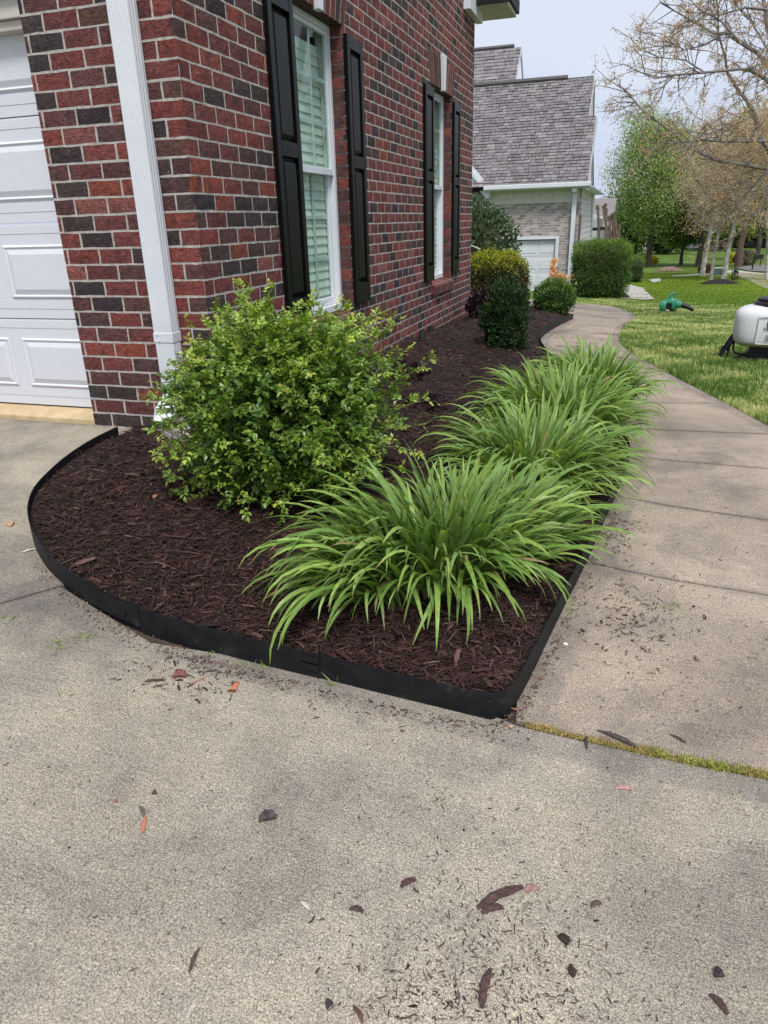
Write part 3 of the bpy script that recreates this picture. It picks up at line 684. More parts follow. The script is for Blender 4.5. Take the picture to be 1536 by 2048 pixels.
# ================================================================== BED: mulch surface, chips, edging
tag(sheet('mulch_bed', bed_poly, 0, M['mulch'], .06, zf=bed_z), kind='structure')
def chips(P, z, n_, size, cols, zlift=.006, flat=.35, seed=1):
    rg = np.random.default_rng(seed); N = len(P)
    L = size[0] * np.exp(rg.normal(0, .42, N)); W_ = size[1] * np.exp(rg.normal(0, .4, N)); T = W_ * rg.uniform(.25, .6, N)
    th = rg.uniform(0, 2 * np.pi, N); el = rg.normal(0, flat, N); roll = rg.uniform(-1, 1, N)
    u = np.stack([np.cos(th) * np.cos(el), np.sin(th) * np.cos(el), np.sin(el)], 1); s = np.stack([-np.sin(th), np.cos(th), np.zeros(N)], 1)
    n = np.cross(u, s); s2 = s * np.cos(roll)[:, None] + n * np.sin(roll)[:, None]; n2 = np.cross(u, s2)
    C = np.column_stack([P, z + zlift * rg.uniform(-.4, 1.6, N) + np.abs(np.sin(el)) * L * .3]); bend = rg.normal(0, .05, N)
    V = np.zeros((N, 10, 3))
    midp = rg.uniform(-.3, .3, N)
    for k, (a, wv_) in enumerate(((-.5, .5), (.0, 1.0), (.5, .6))):
        cc = C + u * ((a if a else 1) * (L if a else midp * L))[:, None] + s2 * ((0.0 if a else 1) * bend * L)[:, None]
        ww = W_ * wv_ * .5
        if k == 1:
            V[:, 3] = cc + s2 * ww[:, None]; V[:, 4] = cc - s2 * ww[:, None]; V[:, 5] = cc + n2 * T[:, None]; V[:, 6] = cc + n2 * (T * .7)[:, None] - s2 * (ww * .6)[:, None]
        else:
            o = 0 if k == 0 else 7
            V[:, o] = cc + s2 * ww[:, None]; V[:, o + 1] = cc - s2 * ww[:, None]; V[:, o + 2] = cc + n2 * (T * .6)[:, None]
    tri = np.array([(0, 2, 5), (0, 5, 3), (2, 1, 6), (2, 6, 5), (3, 5, 9), (3, 9, 7), (5, 6, 9), (6, 8, 9)])
    F = (tri[None] + (np.arange(N) * 10)[:, None, None]).reshape(-1, 3)
    ci = rg.integers(0, len(cols), N); C_ = np.array(cols)[ci] * rg.uniform(.65, 1.4, (N, 1))
    return V.reshape(-1, 3), F, np.repeat(C_, 10, 0)
MULCH = [(.056, .023, .018), (.038, .016, .013), (.078, .034, .027), (.022, .009, .008), (.052, .024, .019), (.038, .016, .013), (.10, .056, .045), (.026, .012, .011)]
def sample_bed(N, seed, p=1.5):
    rg = np.random.default_rng(seed); lo, hi = bed_poly.min(0), bed_poly.max(0); out_ = []
    tot = 0
    while tot < N:
        P = rg.uniform(lo, hi, (40000, 2)); P = P[inpoly(P, bed_poly)]
        d = np.hypot(P[:, 0] - CAM[0], P[:, 1] - CAM[1]); P = P[rg.random(len(P)) < np.clip(1.9 / d, 0, 1) ** p]
        P = P[~((P[:, 0] < WX + .0) & (P[:, 1] > -.0))]; P = P[segdist(P, edge_line[::3]) > .022]; out_.append(P); tot += len(P)
    return np.vstack(out_)[:N]
P = sample_bed(84000, 5, 1.9); V, F, C = chips(P, bed_z(P), 0, (.023, .0034), MULCH, .010, .24, 3)
tag(link('mulch_chips', npmesh('mulch_chips', V, F, M['chip'], C)), kind='stuff')
P = sample_bed(9000, 6, 1.2); V, F, C = chips(P, bed_z(P) + .004, 0, (.037, .0064), MULCH, .010, .18, 9)
tag(link('mulch_shreds', npmesh('mulch_shreds', V, F, M['chip'], C)), kind='stuff')
# edging strips (thing with parts)
P = sample_bed(1500, 16, 1.0); V, F, C = chips(P, bed_z(P) + .005, 0, (.045, .013), MULCH, .008, .15, 19)
tag(link('mulch_chunks', npmesh('mulch_chunks', V, F, M['chip'], C)), kind='stuff')
edg = empty('garden_edging', (float(edge_line[0][0]), float(edge_line[0][1]), 0)); tag(edg, 'thin black plastic edging curving around the mulch bed between driveway and walkway', 'edging')
def nearest_i(px, py): p = at(px, py, EH)[:2]; return int(np.argmin(np.linalg.norm(edge_line - p, axis=1)))
i1, i2 = nearest_i(282, 1216), nearest_i(645, 1310)
def strip(i0, i1_, off, h0, h1, name, th=.0035):
    L = edge_line[i0:i1_ + 1]; T = np.gradient(L, axis=0); T /= np.linalg.norm(T, axis=1)[:, None]; Nn = np.stack([T[:, 1], -T[:, 0]], 1)
    # outward side: away from the bed
    s = np.sign(((L + Nn * .1) - np.array([1.2, .5])) @ np.ones(2) * 0 + 1); 
    test = inpoly(L + Nn * .05, bed_poly).mean(); Nn = -Nn if test > .5 else Nn
    V = []
    base = G(L[:, 0], L[:, 1]); wob = .002 * np.sin(np.arange(len(L)) * .37 + i0)
    for o_, z in ((off, h0), (off, h1), (off - th, h1), (off - th, h0)): V.append(np.column_stack([L + Nn * (o_ + wob[:, None] * 0), base + z + wob * (z > .03)]))
    n = len(L); V = np.stack(V, 1).reshape(-1, 3) - np.array([edg.location.x, edg.location.y, 0])
    F = np.array([(i * 4 + j, i * 4 + (j + 1) % 4, (i + 1) * 4 + (j + 1) % 4, (i + 1) * 4 + j) for i in range(n - 1) for j in range(4)]); caps = np.array([(0, 1, 2, 3), (4 * n - 4, 4 * n - 1, 4 * n - 2, 4 * n - 3)])
    return link(name, npmesh(name, V, np.vstack([F, caps]), M['edging']), edg)
strip(0, i1, .0, -.02, EH, 'edging_strip'); strip(i1, i2, .0035, -.02, EH, 'edging_strip'); strip(i2, 168, .0, -.02, EH, 'edging_strip'); strip(168, 239, .001, -.02, EH, 'edging_strip')
strip(i1 - 5, i1, .0065, .012, EH - .004, 'overlap_plate', .003)
for k, zz in ((i1 - 4, .048), (i1 - 2, .030), (i2 - 1, .055), (i2 - 1, .028)):
    strip(k, k + 1, .0100, zz, zz + .018, 'locking_tab', .0035)

# ================================================================== PLANTS
def leaves_np(C, D, Nv, L, W_, fold=.25, cup=0.0):
    """folded lozenge leaves: 4 verts + midrib point, 4 triangles. C base, D direction, Nv normal"""
    D = D / (np.linalg.norm(D, axis=1, keepdims=True) + 1e-9); S = np.cross(D, Nv); S /= (np.linalg.norm(S, axis=1, keepdims=True) + 1e-9); Nv = np.cross(S, D)
    L = np.broadcast_to(L, len(C))[:, None]; W_ = np.broadcast_to(W_, len(C))[:, None]; N = len(C)
    V = np.zeros((N, 6, 3)); V[:, 0] = C; V[:, 1] = C + D * L * .45 + S * W_ * .5 + Nv * W_ * fold * .5; V[:, 2] = C + D * L * .45 - S * W_ * .5 + Nv * W_ * fold * .5
    V[:, 3] = C + D * L - Nv * L * cup; V[:, 4] = C + D * L * .45; V[:, 5] = C + D * L * .8 - Nv * L * cup * .5
    tri = np.array([(0, 1, 4), (0, 4, 2), (4, 1, 5), (4, 5, 2), (1, 3, 5), (5, 3, 2)])
    return V.reshape(-1, 3), (tri[None] + (np.arange(N) * 6)[:, None, None]).reshape(-1, 3)
def unit(N, rg): v = rg.normal(size=(N, 3)); return v / np.linalg.norm(v, axis=1, keepdims=True)
def plant(name, label, cat, loc, group=None): return tag(empty(name, tuple(float(v) for v in loc)), label, cat, group)

def leaves4(C, D, Nv, L, W_):
    D = D / (np.linalg.norm(D, axis=1, keepdims=True) + 1e-9); S = np.cross(D, Nv); S /= (np.linalg.norm(S, axis=1, keepdims=True) + 1e-9)
    L = np.broadcast_to(L, len(C))[:, None]; W_ = np.broadcast_to(W_, len(C))[:, None]; V = np.stack([C, C + D * L * .45 + S * W_ * .5, C + D * L, C + D * L * .45 - S * W_ * .5], 1)
    return V.reshape(-1, 3), np.arange(len(C) * 4).reshape(-1, 4)
# ---- big rose-like shrub
def rose_shrub():
    rg = np.random.default_rng(21)
    b = at(600, 985, .06); b = np.array([b[0], b[1], b[2]])
    t = plant('rose_shrub', 'large rounded green shrub with yellow green new shoots in front of the white downspout', 'shrub', b)
    Cn = np.array([-.025, -.07, .41]); Rd = np.array([.475, .47, .425])
    stems = MB(); shoots = []
    def grow(end, start, n=10, sag=.0):
        ts = np.linspace(0, 1, n)[:, None]; mid = (start + end) / 2 + np.array([0, 0, .08]) + rg.normal(0, .03, 3)
        return (1 - ts) ** 2 * start + 2 * ts * (1 - ts) * mid + ts ** 2 * end
    NS = 1120
    for i in range(NS):
        d = unit(1, rg)[0]
        d = d / (np.sum(np.abs(d) ** 2.5) ** .4)
        lump = 1 + .14 * math.sin(d[0] * 5 + 1) * math.cos(d[1] * 4 + d[2] * 3) + .06 * math.sin(d[2] * 9 + d[0] * 7)
        r = rg.uniform(.50, 1.0) ** .6 * lump + (rg.uniform(.04, .20) if rg.random() < .13 else 0)
        end = Cn + d * Rd * r; st = Cn * np.array([1, 1, .15]) + d * Rd * np.array([.12, .12, .3]) + rg.normal(0, .03, 3); st[2] = max(st[2], .0)
        end[2] = max(end[2], .03)
        shoots.append(grow(end, Cn + (end - Cn) * .35 if rg.random() < .7 else st, 9))
    # individual long shoots that stand out of the outline (aimed where the photo shows them)
    spec = [((480, 568), (520, 640)), ((545, 575), (520, 660)), ((395, 690), (450, 740)), ((310, 905), (440, 900)), ((330, 935), (460, 880)), ((870, 720), (760, 800)), ((850, 850), (720, 880)), ((815, 700), (740, 760)), ((865, 800), (760, 840)),
            ((630, 600), (620, 690)), ((355, 770), (430, 800)), ((795, 640), (740, 720)), ((445, 1060), (540, 1000)), ((390, 1000), (500, 950)), ((700, 615), (690, 700)), ((835, 905), (740, 900)), ((760, 665), (720, 740)), ((350, 850), (430, 850))]
    dep = depth(b + np.array([0, 0, .45]))
    long_ = []
    for (e, s) in spec:
        o_ = rg.uniform(-.18, .05); E_ = at_depth(*e, dep + o_) - b; S_ = at_depth(*s, dep + o_ + .05) - b; ts = np.linspace(0, 1, 12)[:, None]; mid = (S_ + E_) / 2 + np.array([0, 0, .04])
        long_.append((1 - ts) ** 2 * S_ + 2 * ts * (1 - ts) * mid + ts ** 2 * E_)
    def foliage(path, base_age):
        """pinnate sprays: returns leaf centre, dir, normal, len, wid, col"""
        out_ = []
        n = len(path)
        for i in range(max(1, n - 8), n):
            for _ in range(1 if i < n - 1 else 2):
                p = path[i] + (path[i - 1] - path[i]) * rg.random(); tan = path[i] - path[i - 1]; tan /= np.linalg.norm(tan) + 1e-9
                dv = unit(1, rg)[0] * .9 + tan * .8 + np.array([0, 0, .25]); dv /= np.linalg.norm(dv); rl = rg.uniform(.022, .045); age = base_age * (.4 + .6 * (i / n)) + rg.normal(0, .13)
                nn = np.cross(dv, unit(1, rg)[0]); nn /= np.linalg.norm(nn); nn = nn if nn[2] > 0 else -nn; nn = nn * .6 + np.array([0, 0, .7]); sd_ = np.cross(dv, nn); sd_ /= np.linalg.norm(sd_) + 1e-9
                big = rg.uniform(.8, 1.35)
                sc = (1.0 - .35 * max(0, min(1, age))) * big
                for k, (fr, sg) in enumerate(((.35, 1), (.35, -1), (.75, 1), (.75, -1), (1.0, 0))):
                    c = p + dv * rl * fr; dd_ = dv * (.45 if sg else 1) + sd_ * sg + rg.normal(0, .18, 3); out_.append((c, dd_, nn + rg.normal(0, .22, 3), rg.uniform(.023, .033) * sc, rg.uniform(.015, .021) * sc, age))
        return out_
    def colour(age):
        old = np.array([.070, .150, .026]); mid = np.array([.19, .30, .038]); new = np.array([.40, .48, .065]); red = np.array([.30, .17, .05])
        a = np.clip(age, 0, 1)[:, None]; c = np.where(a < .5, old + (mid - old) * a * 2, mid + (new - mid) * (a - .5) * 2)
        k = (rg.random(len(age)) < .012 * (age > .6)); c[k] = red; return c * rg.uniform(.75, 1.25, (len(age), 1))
    def build(L_, name, par, kind=None):
        C, D, Nn, Ln, Wn, A = map(np.array, zip(*L_)); V, F = leaves_np(C, D, Nn, Ln, Wn, .35, .12); o = link(name, npmesh(name, V, F, M['leaf'], np.repeat(colour(A), 6, 0), smooth=False), par)
        if kind: tag(o, kind=kind)
        return o
    allL = []
    for s in shoots:
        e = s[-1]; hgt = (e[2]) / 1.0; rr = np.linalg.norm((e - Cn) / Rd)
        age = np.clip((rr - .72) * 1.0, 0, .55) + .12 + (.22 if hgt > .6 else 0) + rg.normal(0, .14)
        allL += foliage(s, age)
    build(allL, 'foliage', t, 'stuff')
    for s in long_:
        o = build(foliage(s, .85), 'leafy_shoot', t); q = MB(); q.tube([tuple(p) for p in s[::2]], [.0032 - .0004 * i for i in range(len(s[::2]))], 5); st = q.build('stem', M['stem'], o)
    for s in shoots[::4]: stems.tube([tuple(p) for p in s[::2]], [.0045 - .0007 * i for i in range(len(s[::2]))], 4, False)
    for i in range(16):
        a = rg.uniform(0, 6.28); e = Cn + np.array([math.cos(a) * .28, math.sin(a) * .28, rg.uniform(-.1, .15)]); stems.tube([(rg.normal(0, .04), rg.normal(0, .04), -.05), tuple(e * .5), tuple(e)], [.011, .008, .005], 6)
    stems.build('stems', M['twig_green'], t)
rose_shrub()

# ---- daylily clumps: arching strap leaves, each leaf a part
def strap_mesh(Ln, th0, bend, wid, twist, seed, pw=1.5):
    rg = random.Random(seed); n = 11; x = z = 0; y = 0; th = th0; V = []; side = rg.uniform(-.5, .5)
    for i in range(n):
        s = i / (n - 1); a = th0 - bend * s ** pw; w_ = wid * min(1, .55 + 2.2 * s) * max(.02, (1 - s ** 3.2)) ** .8
        tx, tz = math.cos(a), math.sin(a); nxv, nzv = -tz, tx; tw = twist * s
        sy, sn = math.cos(tw), math.sin(tw); keel = .28 * w_ * (1 - .6 * s)
        V += [(x + nxv * (sn * w_ / 2), y + sy * w_ / 2, z + nzv * (sn * w_ / 2)), (x - nxv * keel, y, z - nzv * keel), (x - nxv * (sn * w_ / 2), y - sy * w_ / 2, z - nzv * (sn * w_ / 2))]
        ds_ = Ln / (n - 1); x += tx * ds_; z += tz * ds_; y += side * s * ds_ * .35
    F = []
    for i in range(n - 1):
        a = i * 3; F += [(a, a + 3, a + 4, a + 1), (a + 1, a + 4, a + 5, a + 2)]
    return V, F
LILC = [(.165, .265, .052), (.205, .31, .065), (.125, .22, .045), (.24, .345, .085), (.15, .245, .065)]
VAR = {}
def lily_vars():
    k = 0
    for cls, (l0, l1, t0, t1, b0, b1) in {'up': (.42, .54, 70, 87, 25, 78), 'mid': (.46, .58, 60, 78, 72, 120), 'out': (.44, .58, 46, 68, 92, 142)}.items():
        VAR[cls] = []
        for i in range(16):
            V, F = strap_mesh(random.uniform(l0, l1), R(random.uniform(t0, t1)), R(random.uniform(b0, b1)), random.uniform(.019, .028), random.uniform(-.9, .9), k, random.uniform(1.2, 2.2)); k += 1
            c = np.array(random.choice(LILC)) * random.uniform(1.02, 1.42); V = np.array(V); s = np.linspace(0, 1, len(V) // 3).repeat(3)
            cc = c[None] * (.80 + .3 * s[:, None]); tipb = (s > .93)[:, None] & (i % 3 == 0); cc = np.where(tipb, np.array([[.34, .24, .11]]), cc); me = npmesh('leaf', V, np.array(F), M['lily'], cc, smooth=True); VAR[cls].append((me, V, np.array(F), cc))
lily_vars()
def lily(label, centers, n_obj, n_stuff, scale, seed, spread=.1):
    rg = random.Random(seed)
    c0 = centers[len(centers) // 2]; b = np.array([c0[0], c0[1], float(bed_z(np.array([[c0[0], c0[1]]]))[0])])
    t = plant('daylily_clump', label, 'plant', b, 'daylily clumps along the walkway side of the bed')
    CA = np.array([c[:2] for c in centers]); cen = CA.mean(0); ev, U_ = np.linalg.eigh(np.cov((CA - cen).T) + np.eye(2) * spread ** 2 * .6); rad_ = np.sqrt(ev) * 1.55; sv, sf, sc_, n0 = [], [], [], 0
    for i in range(n_obj + n_stuff):
        rr = math.sqrt(rg.random()); ph = rg.uniform(0, 6.283); w2 = np.array([math.cos(ph), math.sin(ph)]) * rr; p = cen + U_ @ (w2 * rad_); rel2 = U_ @ (w2 * rad_)
        az = math.atan2(rel2[1], rel2[0]) + rg.gauss(0, .30 + .9 * (1 - rr) ** 1.5); u = rr + rg.gauss(0, .17); cls = 'out' if u > .74 else 'mid' if u > .42 else 'up'
        me, V, F, cc = rg.choice(VAR[cls]); z = float(bed_z(p[None])[0]); z = z - b[2] - .01 + rg.uniform(0, .02); k = scale * rg.uniform(.86, 1.10) * (.8 if i % 5 == 0 else 1)
        # near the edging the leaves stay inside or arch over it
        if i < n_obj:
            o = bpy.data.objects.new('leaf', me); COL.objects.link(o); o.parent = t; o.location = (p[0] - b[0], p[1] - b[1], z); o.rotation_euler = (rg.gauss(0, .07), rg.gauss(0, .05), az); o.scale = (k, k * rg.uniform(.85, 1.15), k)
        else:
            m_ = Euler((rg.gauss(0, .12), rg.gauss(0, .1), az)).to_matrix(); A = np.array(m_); k *= .8 if i % 24 else .7
            sv.append((V * k) @ A.T + np.array([p[0] - b[0], p[1] - b[1], z])); sf.append(F + n0); sc_.append(cc * .9 if i % 24 else np.tile((.36, .27, .13), (len(cc), 1))); n0 += len(V)
    if n_stuff: tag(link('inner_leaves', npmesh('inner_leaves', np.vstack(sv), np.vstack(sf), M['lily'], np.vstack(sc_), smooth=True), t), kind='stuff')
    q = MB()
    for c in centers:
        for _ in range(7): x, y = c[0] - b[0] + rg.gauss(0, spread * .6), c[1] - b[1] + rg.gauss(0, spread * .6); q.tube([(x, y, -.03), (x + rg.gauss(0, .01), y + rg.gauss(0, .01), .09)], [.011, .008], 5)
    tag(q.build('crown_base', M['stem'], t), kind='stuff')
def gp(px, py): return at(px, py, .09)[:2]
lily('largest daylily clump, in the near corner of the bed, its leaves spilling towards the driveway', [gp(790, 1185), gp(870, 1195), gp(940, 1150), gp(1030, 1090), gp(735, 1150), gp(850, 1120), gp(1060, 1080)], 297, 700, .90, 1, .076)
lily('second daylily clump from the driveway, behind the largest one', [gp(1000, 990), gp(1090, 960), gp(1130, 990), gp(1050, 940)], 290, 420, .88, 2, .10)
lily('third daylily clump from the driveway, leaning over the walkway joint lines', [gp(1090, 880), gp(1150, 860), gp(1190, 885), gp(1140, 830), gp(1040, 860)], 295, 480, .90, 3, .12)
lily('farthest daylily clump, where the walkway starts to curve', [gp(1175, 800), gp(1210, 780), gp(1165, 765), gp(1225, 810)], 285, 420, .86, 4, .11)

m = NT('dark_core'); co_ = m.coord('World'); f = m.noise(co_, 30, 4, .7); m.set(m.ramp(f, [(.3, (.012, .018, .006)), (.7, (.05, .065, .018))]), .9); m.bump(f, 1, .05); M['inner'] = m.m  # opaque dark fill inside bushes, the shade between leaves put into its colour
# ---- generic bush: leaf cards filling a lumpy ellipsoid shell
def bush(name, label, cat, base, rad, cz, n, ln, wd, cols, seed, mat='needle', tipc=None, box=0, group=None, droop=0, trunk=True, shell=.55, vert=0, weights=None, core=0, lump=1.0):
    rg = np.random.default_rng(seed); t = plant(name, label, cat, base, group); rad = np.array(rad)
    d = unit(n, rg)
    pw = 2 + box * 9; d = d / (np.sum(np.abs(d) ** pw, 1, keepdims=True) ** (1 / pw))
    r = rg.uniform(shell, 1.0, n) ** .5 * (1 + .07 * lump * np.sin(d[:, 0] * 6 + seed) * np.cos(d[:, 2] * 5) + .07 * lump * np.sin(d[:, 1] * 9 + d[:, 2] * 7)) + rg.normal(0, .035 * lump ** .5, n)
    C = d * rad * r[:, None] + np.array([0, 0, cz]); C[:, 2] = np.maximum(C[:, 2], .02)
    # clumps leave gaps
    ph = np.sin(C[:, 0] / rad[0] * 8 + seed) + np.sin(C[:, 1] / rad[1] * 7 + 2) + np.sin(C[:, 2] / rad[2] * 8 + 1); keep = ph > rg.uniform(-3.2, .2, n); C, d = C[keep], d[keep]
    D = d * .8 + unit(len(C), rg) * .8 + np.array([0, 0, .25 + vert]) - np.array([0, 0, droop]); Nn = unit(len(C), rg) + d * .8
    V, F = leaves4(C, D, Nn, ln * rg.uniform(.6, 1.3, len(C)), wd * rg.uniform(.7, 1.2, len(C)))
    cols = np.array(cols); ci = rg.choice(len(cols), len(C), p=weights); cc = cols[ci] * rg.uniform(.7, 1.3, (len(C), 1))
    if tipc is not None:
        top = np.clip((C[:, 2] - cz) / rad[2], -1, 1); k = rg.random(len(C)) < np.clip((top - .1) * 1.5, 0, .92); cc[k] = np.array(tipc)[rg.integers(0, len(tipc), k.sum())] * rg.uniform(.8, 1.2, (k.sum(), 1))
    tag(link('foliage', npmesh('foliage', V, F, M[mat], np.repeat(cc, 4, 0)), t), kind='stuff')
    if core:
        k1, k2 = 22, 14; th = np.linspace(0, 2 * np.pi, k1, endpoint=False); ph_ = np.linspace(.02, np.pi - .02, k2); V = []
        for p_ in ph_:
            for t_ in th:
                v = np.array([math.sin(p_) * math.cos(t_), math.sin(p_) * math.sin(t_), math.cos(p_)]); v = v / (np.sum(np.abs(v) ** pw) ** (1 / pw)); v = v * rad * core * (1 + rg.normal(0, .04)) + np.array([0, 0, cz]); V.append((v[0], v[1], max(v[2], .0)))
        F = np.array([(i * k1 + j, (i + 1) * k1 + j, (i + 1) * k1 + (j + 1) % k1, i * k1 + (j + 1) % k1) for i in range(k2 - 1) for j in range(k1)]); link('dark_core', npmesh('dark_core', np.array(V), F, M['inner']), t)
    q = MB()
    for i in range(9 if trunk else 5):
        e = unit(1, rg)[0] * rad * .6 + np.array([0, 0, cz]); q.tube([(rg.normal(0, .03), rg.normal(0, .03), -.05), (e[0] * .4, e[1] * .4, max(.05, e[2] * .5)), tuple(e)], [max(.006, rad[0] * .03), rad[0] * .02, rad[0] * .008], 5)
    q.build('stems', M['bark_brown'], t); return t
def gbase(px, py, off=.03): return at(px, py, off)
def rpx(base, npx): return npx * depth(base) / FPX
DG = [(.026, .056, .020), (.038, .080, .026), (.055, .110, .034), (.020, .042, .018)]
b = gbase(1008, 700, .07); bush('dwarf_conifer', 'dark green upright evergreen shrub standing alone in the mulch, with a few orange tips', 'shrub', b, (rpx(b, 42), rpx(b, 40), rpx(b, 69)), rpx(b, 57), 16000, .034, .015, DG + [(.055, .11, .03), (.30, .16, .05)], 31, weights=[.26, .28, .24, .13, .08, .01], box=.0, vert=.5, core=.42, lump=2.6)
b = gbase(968, 640, .05); bush('burgundy_shrub', 'small dark purple leaved shrub between the house corner and the dark evergreen', 'shrub', b, (rpx(b, 30), rpx(b, 30), rpx(b, 30)), rpx(b, 24), 1500, .06, .04, [(.030, .016, .024), (.05, .025, .035), (.085, .055, .07), (.02, .010, .015)], 32, 'softleaf')
b = gbase(803, 765, .05); bush('coral_bells', 'small dark purple plant half hidden behind the right side of the large shrub', 'plant', b, (.17, .15, .07), .06, 420, .05, .04, [(.030, .014, .020), (.05, .022, .032), (.075, .045, .055)], 33, 'softleaf', trunk=False)
b = gbase(845, 830, .05); bush('coral_bells', 'low purple leaved plant in the mulch right below the shrub\'s longest shoots', 'plant', b, (.12, .11, .05), .05, 300, .045, .035, [(.040, .018, .028), (.06, .032, .045), (.02, .010, .014)], 34, 'softleaf', trunk=False)
b = gbase(888, 740, .05); t_ = plant('twiggy_plant', 'sparse leafless brown twigs with a few faded purple leaves in the open mulch', 'plant', b); q = MB(); rg_ = random.Random(4)
for i in range(46):
    a = rg_.uniform(0, 6.28); l = rg_.uniform(.10, .26); e = rg_.uniform(.3, 1.3); p1 = Vector((math.cos(a) * math.cos(e) * l * .5, math.sin(a) * math.cos(e) * l * .5, math.sin(e) * l * .45)); p2 = p1 + Vector((rg_.gauss(0, .05), rg_.gauss(0, .05), rg_.uniform(-.01, .07))); q.tube([(0, 0, -.02), p1, p2], [.0022, .0018, .001], 4)
q.build('twigs', simple('twig_brown', (.13, .075, .06), .9), t_)
Cc = np.random.default_rng(3).normal(0, .07, (60, 3)) + [0, 0, .10]; Cc[:, 2] = abs(Cc[:, 2]); V, F = leaves_np(Cc, unit(60, rng), unit(60, rng), .022, .014); link('faded_leaves', npmesh('faded_leaves', V, F, M['softleaf'], np.tile((.12, .07, .075), (len(V), 1))), t_)
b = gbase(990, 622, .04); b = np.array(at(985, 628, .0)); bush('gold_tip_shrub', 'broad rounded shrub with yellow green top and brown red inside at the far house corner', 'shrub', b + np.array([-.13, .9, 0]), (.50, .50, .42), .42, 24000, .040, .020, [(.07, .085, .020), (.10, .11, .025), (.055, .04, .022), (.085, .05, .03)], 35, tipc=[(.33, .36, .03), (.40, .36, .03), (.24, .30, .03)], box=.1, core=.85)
b = gbase(1106, 632, .03); bush('green_shrub', 'rounded leafy green shrub at the walkway end of the bed', 'shrub', b, (rpx(b, 40), rpx(b, 40), rpx(b, 36)), rpx(b, 34), 10000, .042, .020, [(.045, .10, .022), (.07, .15, .03), (.10, .19, .04), (.03, .065, .018)], 36, tipc=[(.16, .26, .06), (.12, .22, .05)], core=.7)
gs = b; sp = plant('orange_sprig', 'bright orange new growth standing above the rounded green shrub', 'plant', b + np.array([0, .15, rpx(b, 55)])); rg_ = np.random.default_rng(8); n = 260
Cc = np.concatenate([np.column_stack([rg_.normal(-.05, .02, n // 2), rg_.normal(0, .04, n // 2), rg_.uniform(.05, .42, n // 2)]), np.column_stack([rg_.normal(.06, .09, n // 2), rg_.normal(0, .05, n // 2), rg_.uniform(.0, .17, n // 2)])]); V, F = leaves_np(Cc, unit(n, rg_) + [0, 0, .8], unit(n, rg_), .06, .03)
link('foliage', npmesh('foliage', V, F, M['softleaf'], np.repeat(np.array([(.85, .40, .14), (.80, .48, .24)])[rg_.integers(0, 2, n)], 6, 0)), sp)
q = MB(); 
for i in range(6): q.tube([(rg_.normal(0, .02), rg_.normal(0, .02), -.25), (rg_.normal(-.02, .05), 0, .30)], [.005, .002], 4)
q.build('stems', M['bark_brown'], sp)
# tall evergreen bush beyond the house corner
bb = CAM + ray(975, 560) * 14.5; bb[2] = float(G(bb[0], bb[1]))
top = CAM[2] + ray(960, 405)[2] * depth(bb); hgt = top - bb[2]
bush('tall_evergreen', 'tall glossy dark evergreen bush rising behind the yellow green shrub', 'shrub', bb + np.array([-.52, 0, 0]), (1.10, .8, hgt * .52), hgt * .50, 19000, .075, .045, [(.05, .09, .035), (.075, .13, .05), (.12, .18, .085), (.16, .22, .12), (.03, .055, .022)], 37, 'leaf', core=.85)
q = MB(); e0 = at_depth(938, 484, depth(bb) - 1.6); q.tube([tuple(e0 - np.array([.4, 0, -.12])), tuple(at_depth(961, 499, depth(bb) - 1.6))], .014, 6); q.box(tuple(e0 - np.array([.42, .01, .9])), tuple(e0 - np.array([.39, -.02, -.12]))); o = q.build('handrail', simple('rail_grey', (.25, .27, .27), .5, metal=.3), None); tag(o, 'short grey metal handrail sloping out beyond the house corner', 'handrail')
# clipped hedges and neighbour's planting
def hedge(px0, px1, pyt, pyb, label, seed, n, dep=1.2, cols=None, tip=None, ln=.06):
    c = at((px0 + px1) / 2, pyb, 0); W_ = rpx(c, px1 - px0) / 2; c2 = c + ray((px0 + px1) / 2, pyb) * 0; H = rpx(c, pyb - pyt) * 1.0
    d = ray((px0 + px1) / 2, pyb); d = d / np.linalg.norm(d[:2]); ctr = np.array([c[0] + d[0] * dep / 2, c[1] + d[1] * dep / 2, c[2]]); ctr[2] = float(G(*ctr[:2]))
    return bush('clipped_hedge', label, 'hedge', ctr, (W_, dep / 2, H * .51), H * .50, n, ln, ln * .4, cols or [(.05, .105, .016), (.075, .15, .022), (.10, .19, .03), (.035, .075, .014)], seed, tipc=tip or [(.17, .27, .045), (.13, .22, .035)], box=.45, shell=.72, core=.88, group='clipped hedges in front of the neighbour\'s house')
hedge(1143, 1250, 490, 596, 'largest clipped hedge, boxy and bright green, left of the pale walkway', 41, 26000)
hedge(1196, 1256, 493, 575, 'yellow green hedge top showing just behind the largest clipped hedge', 42, 9000)
hedge(1250, 1282, 519, 566, 'small dark clipped hedge right of the largest hedge', 43, 7000, 1.6)

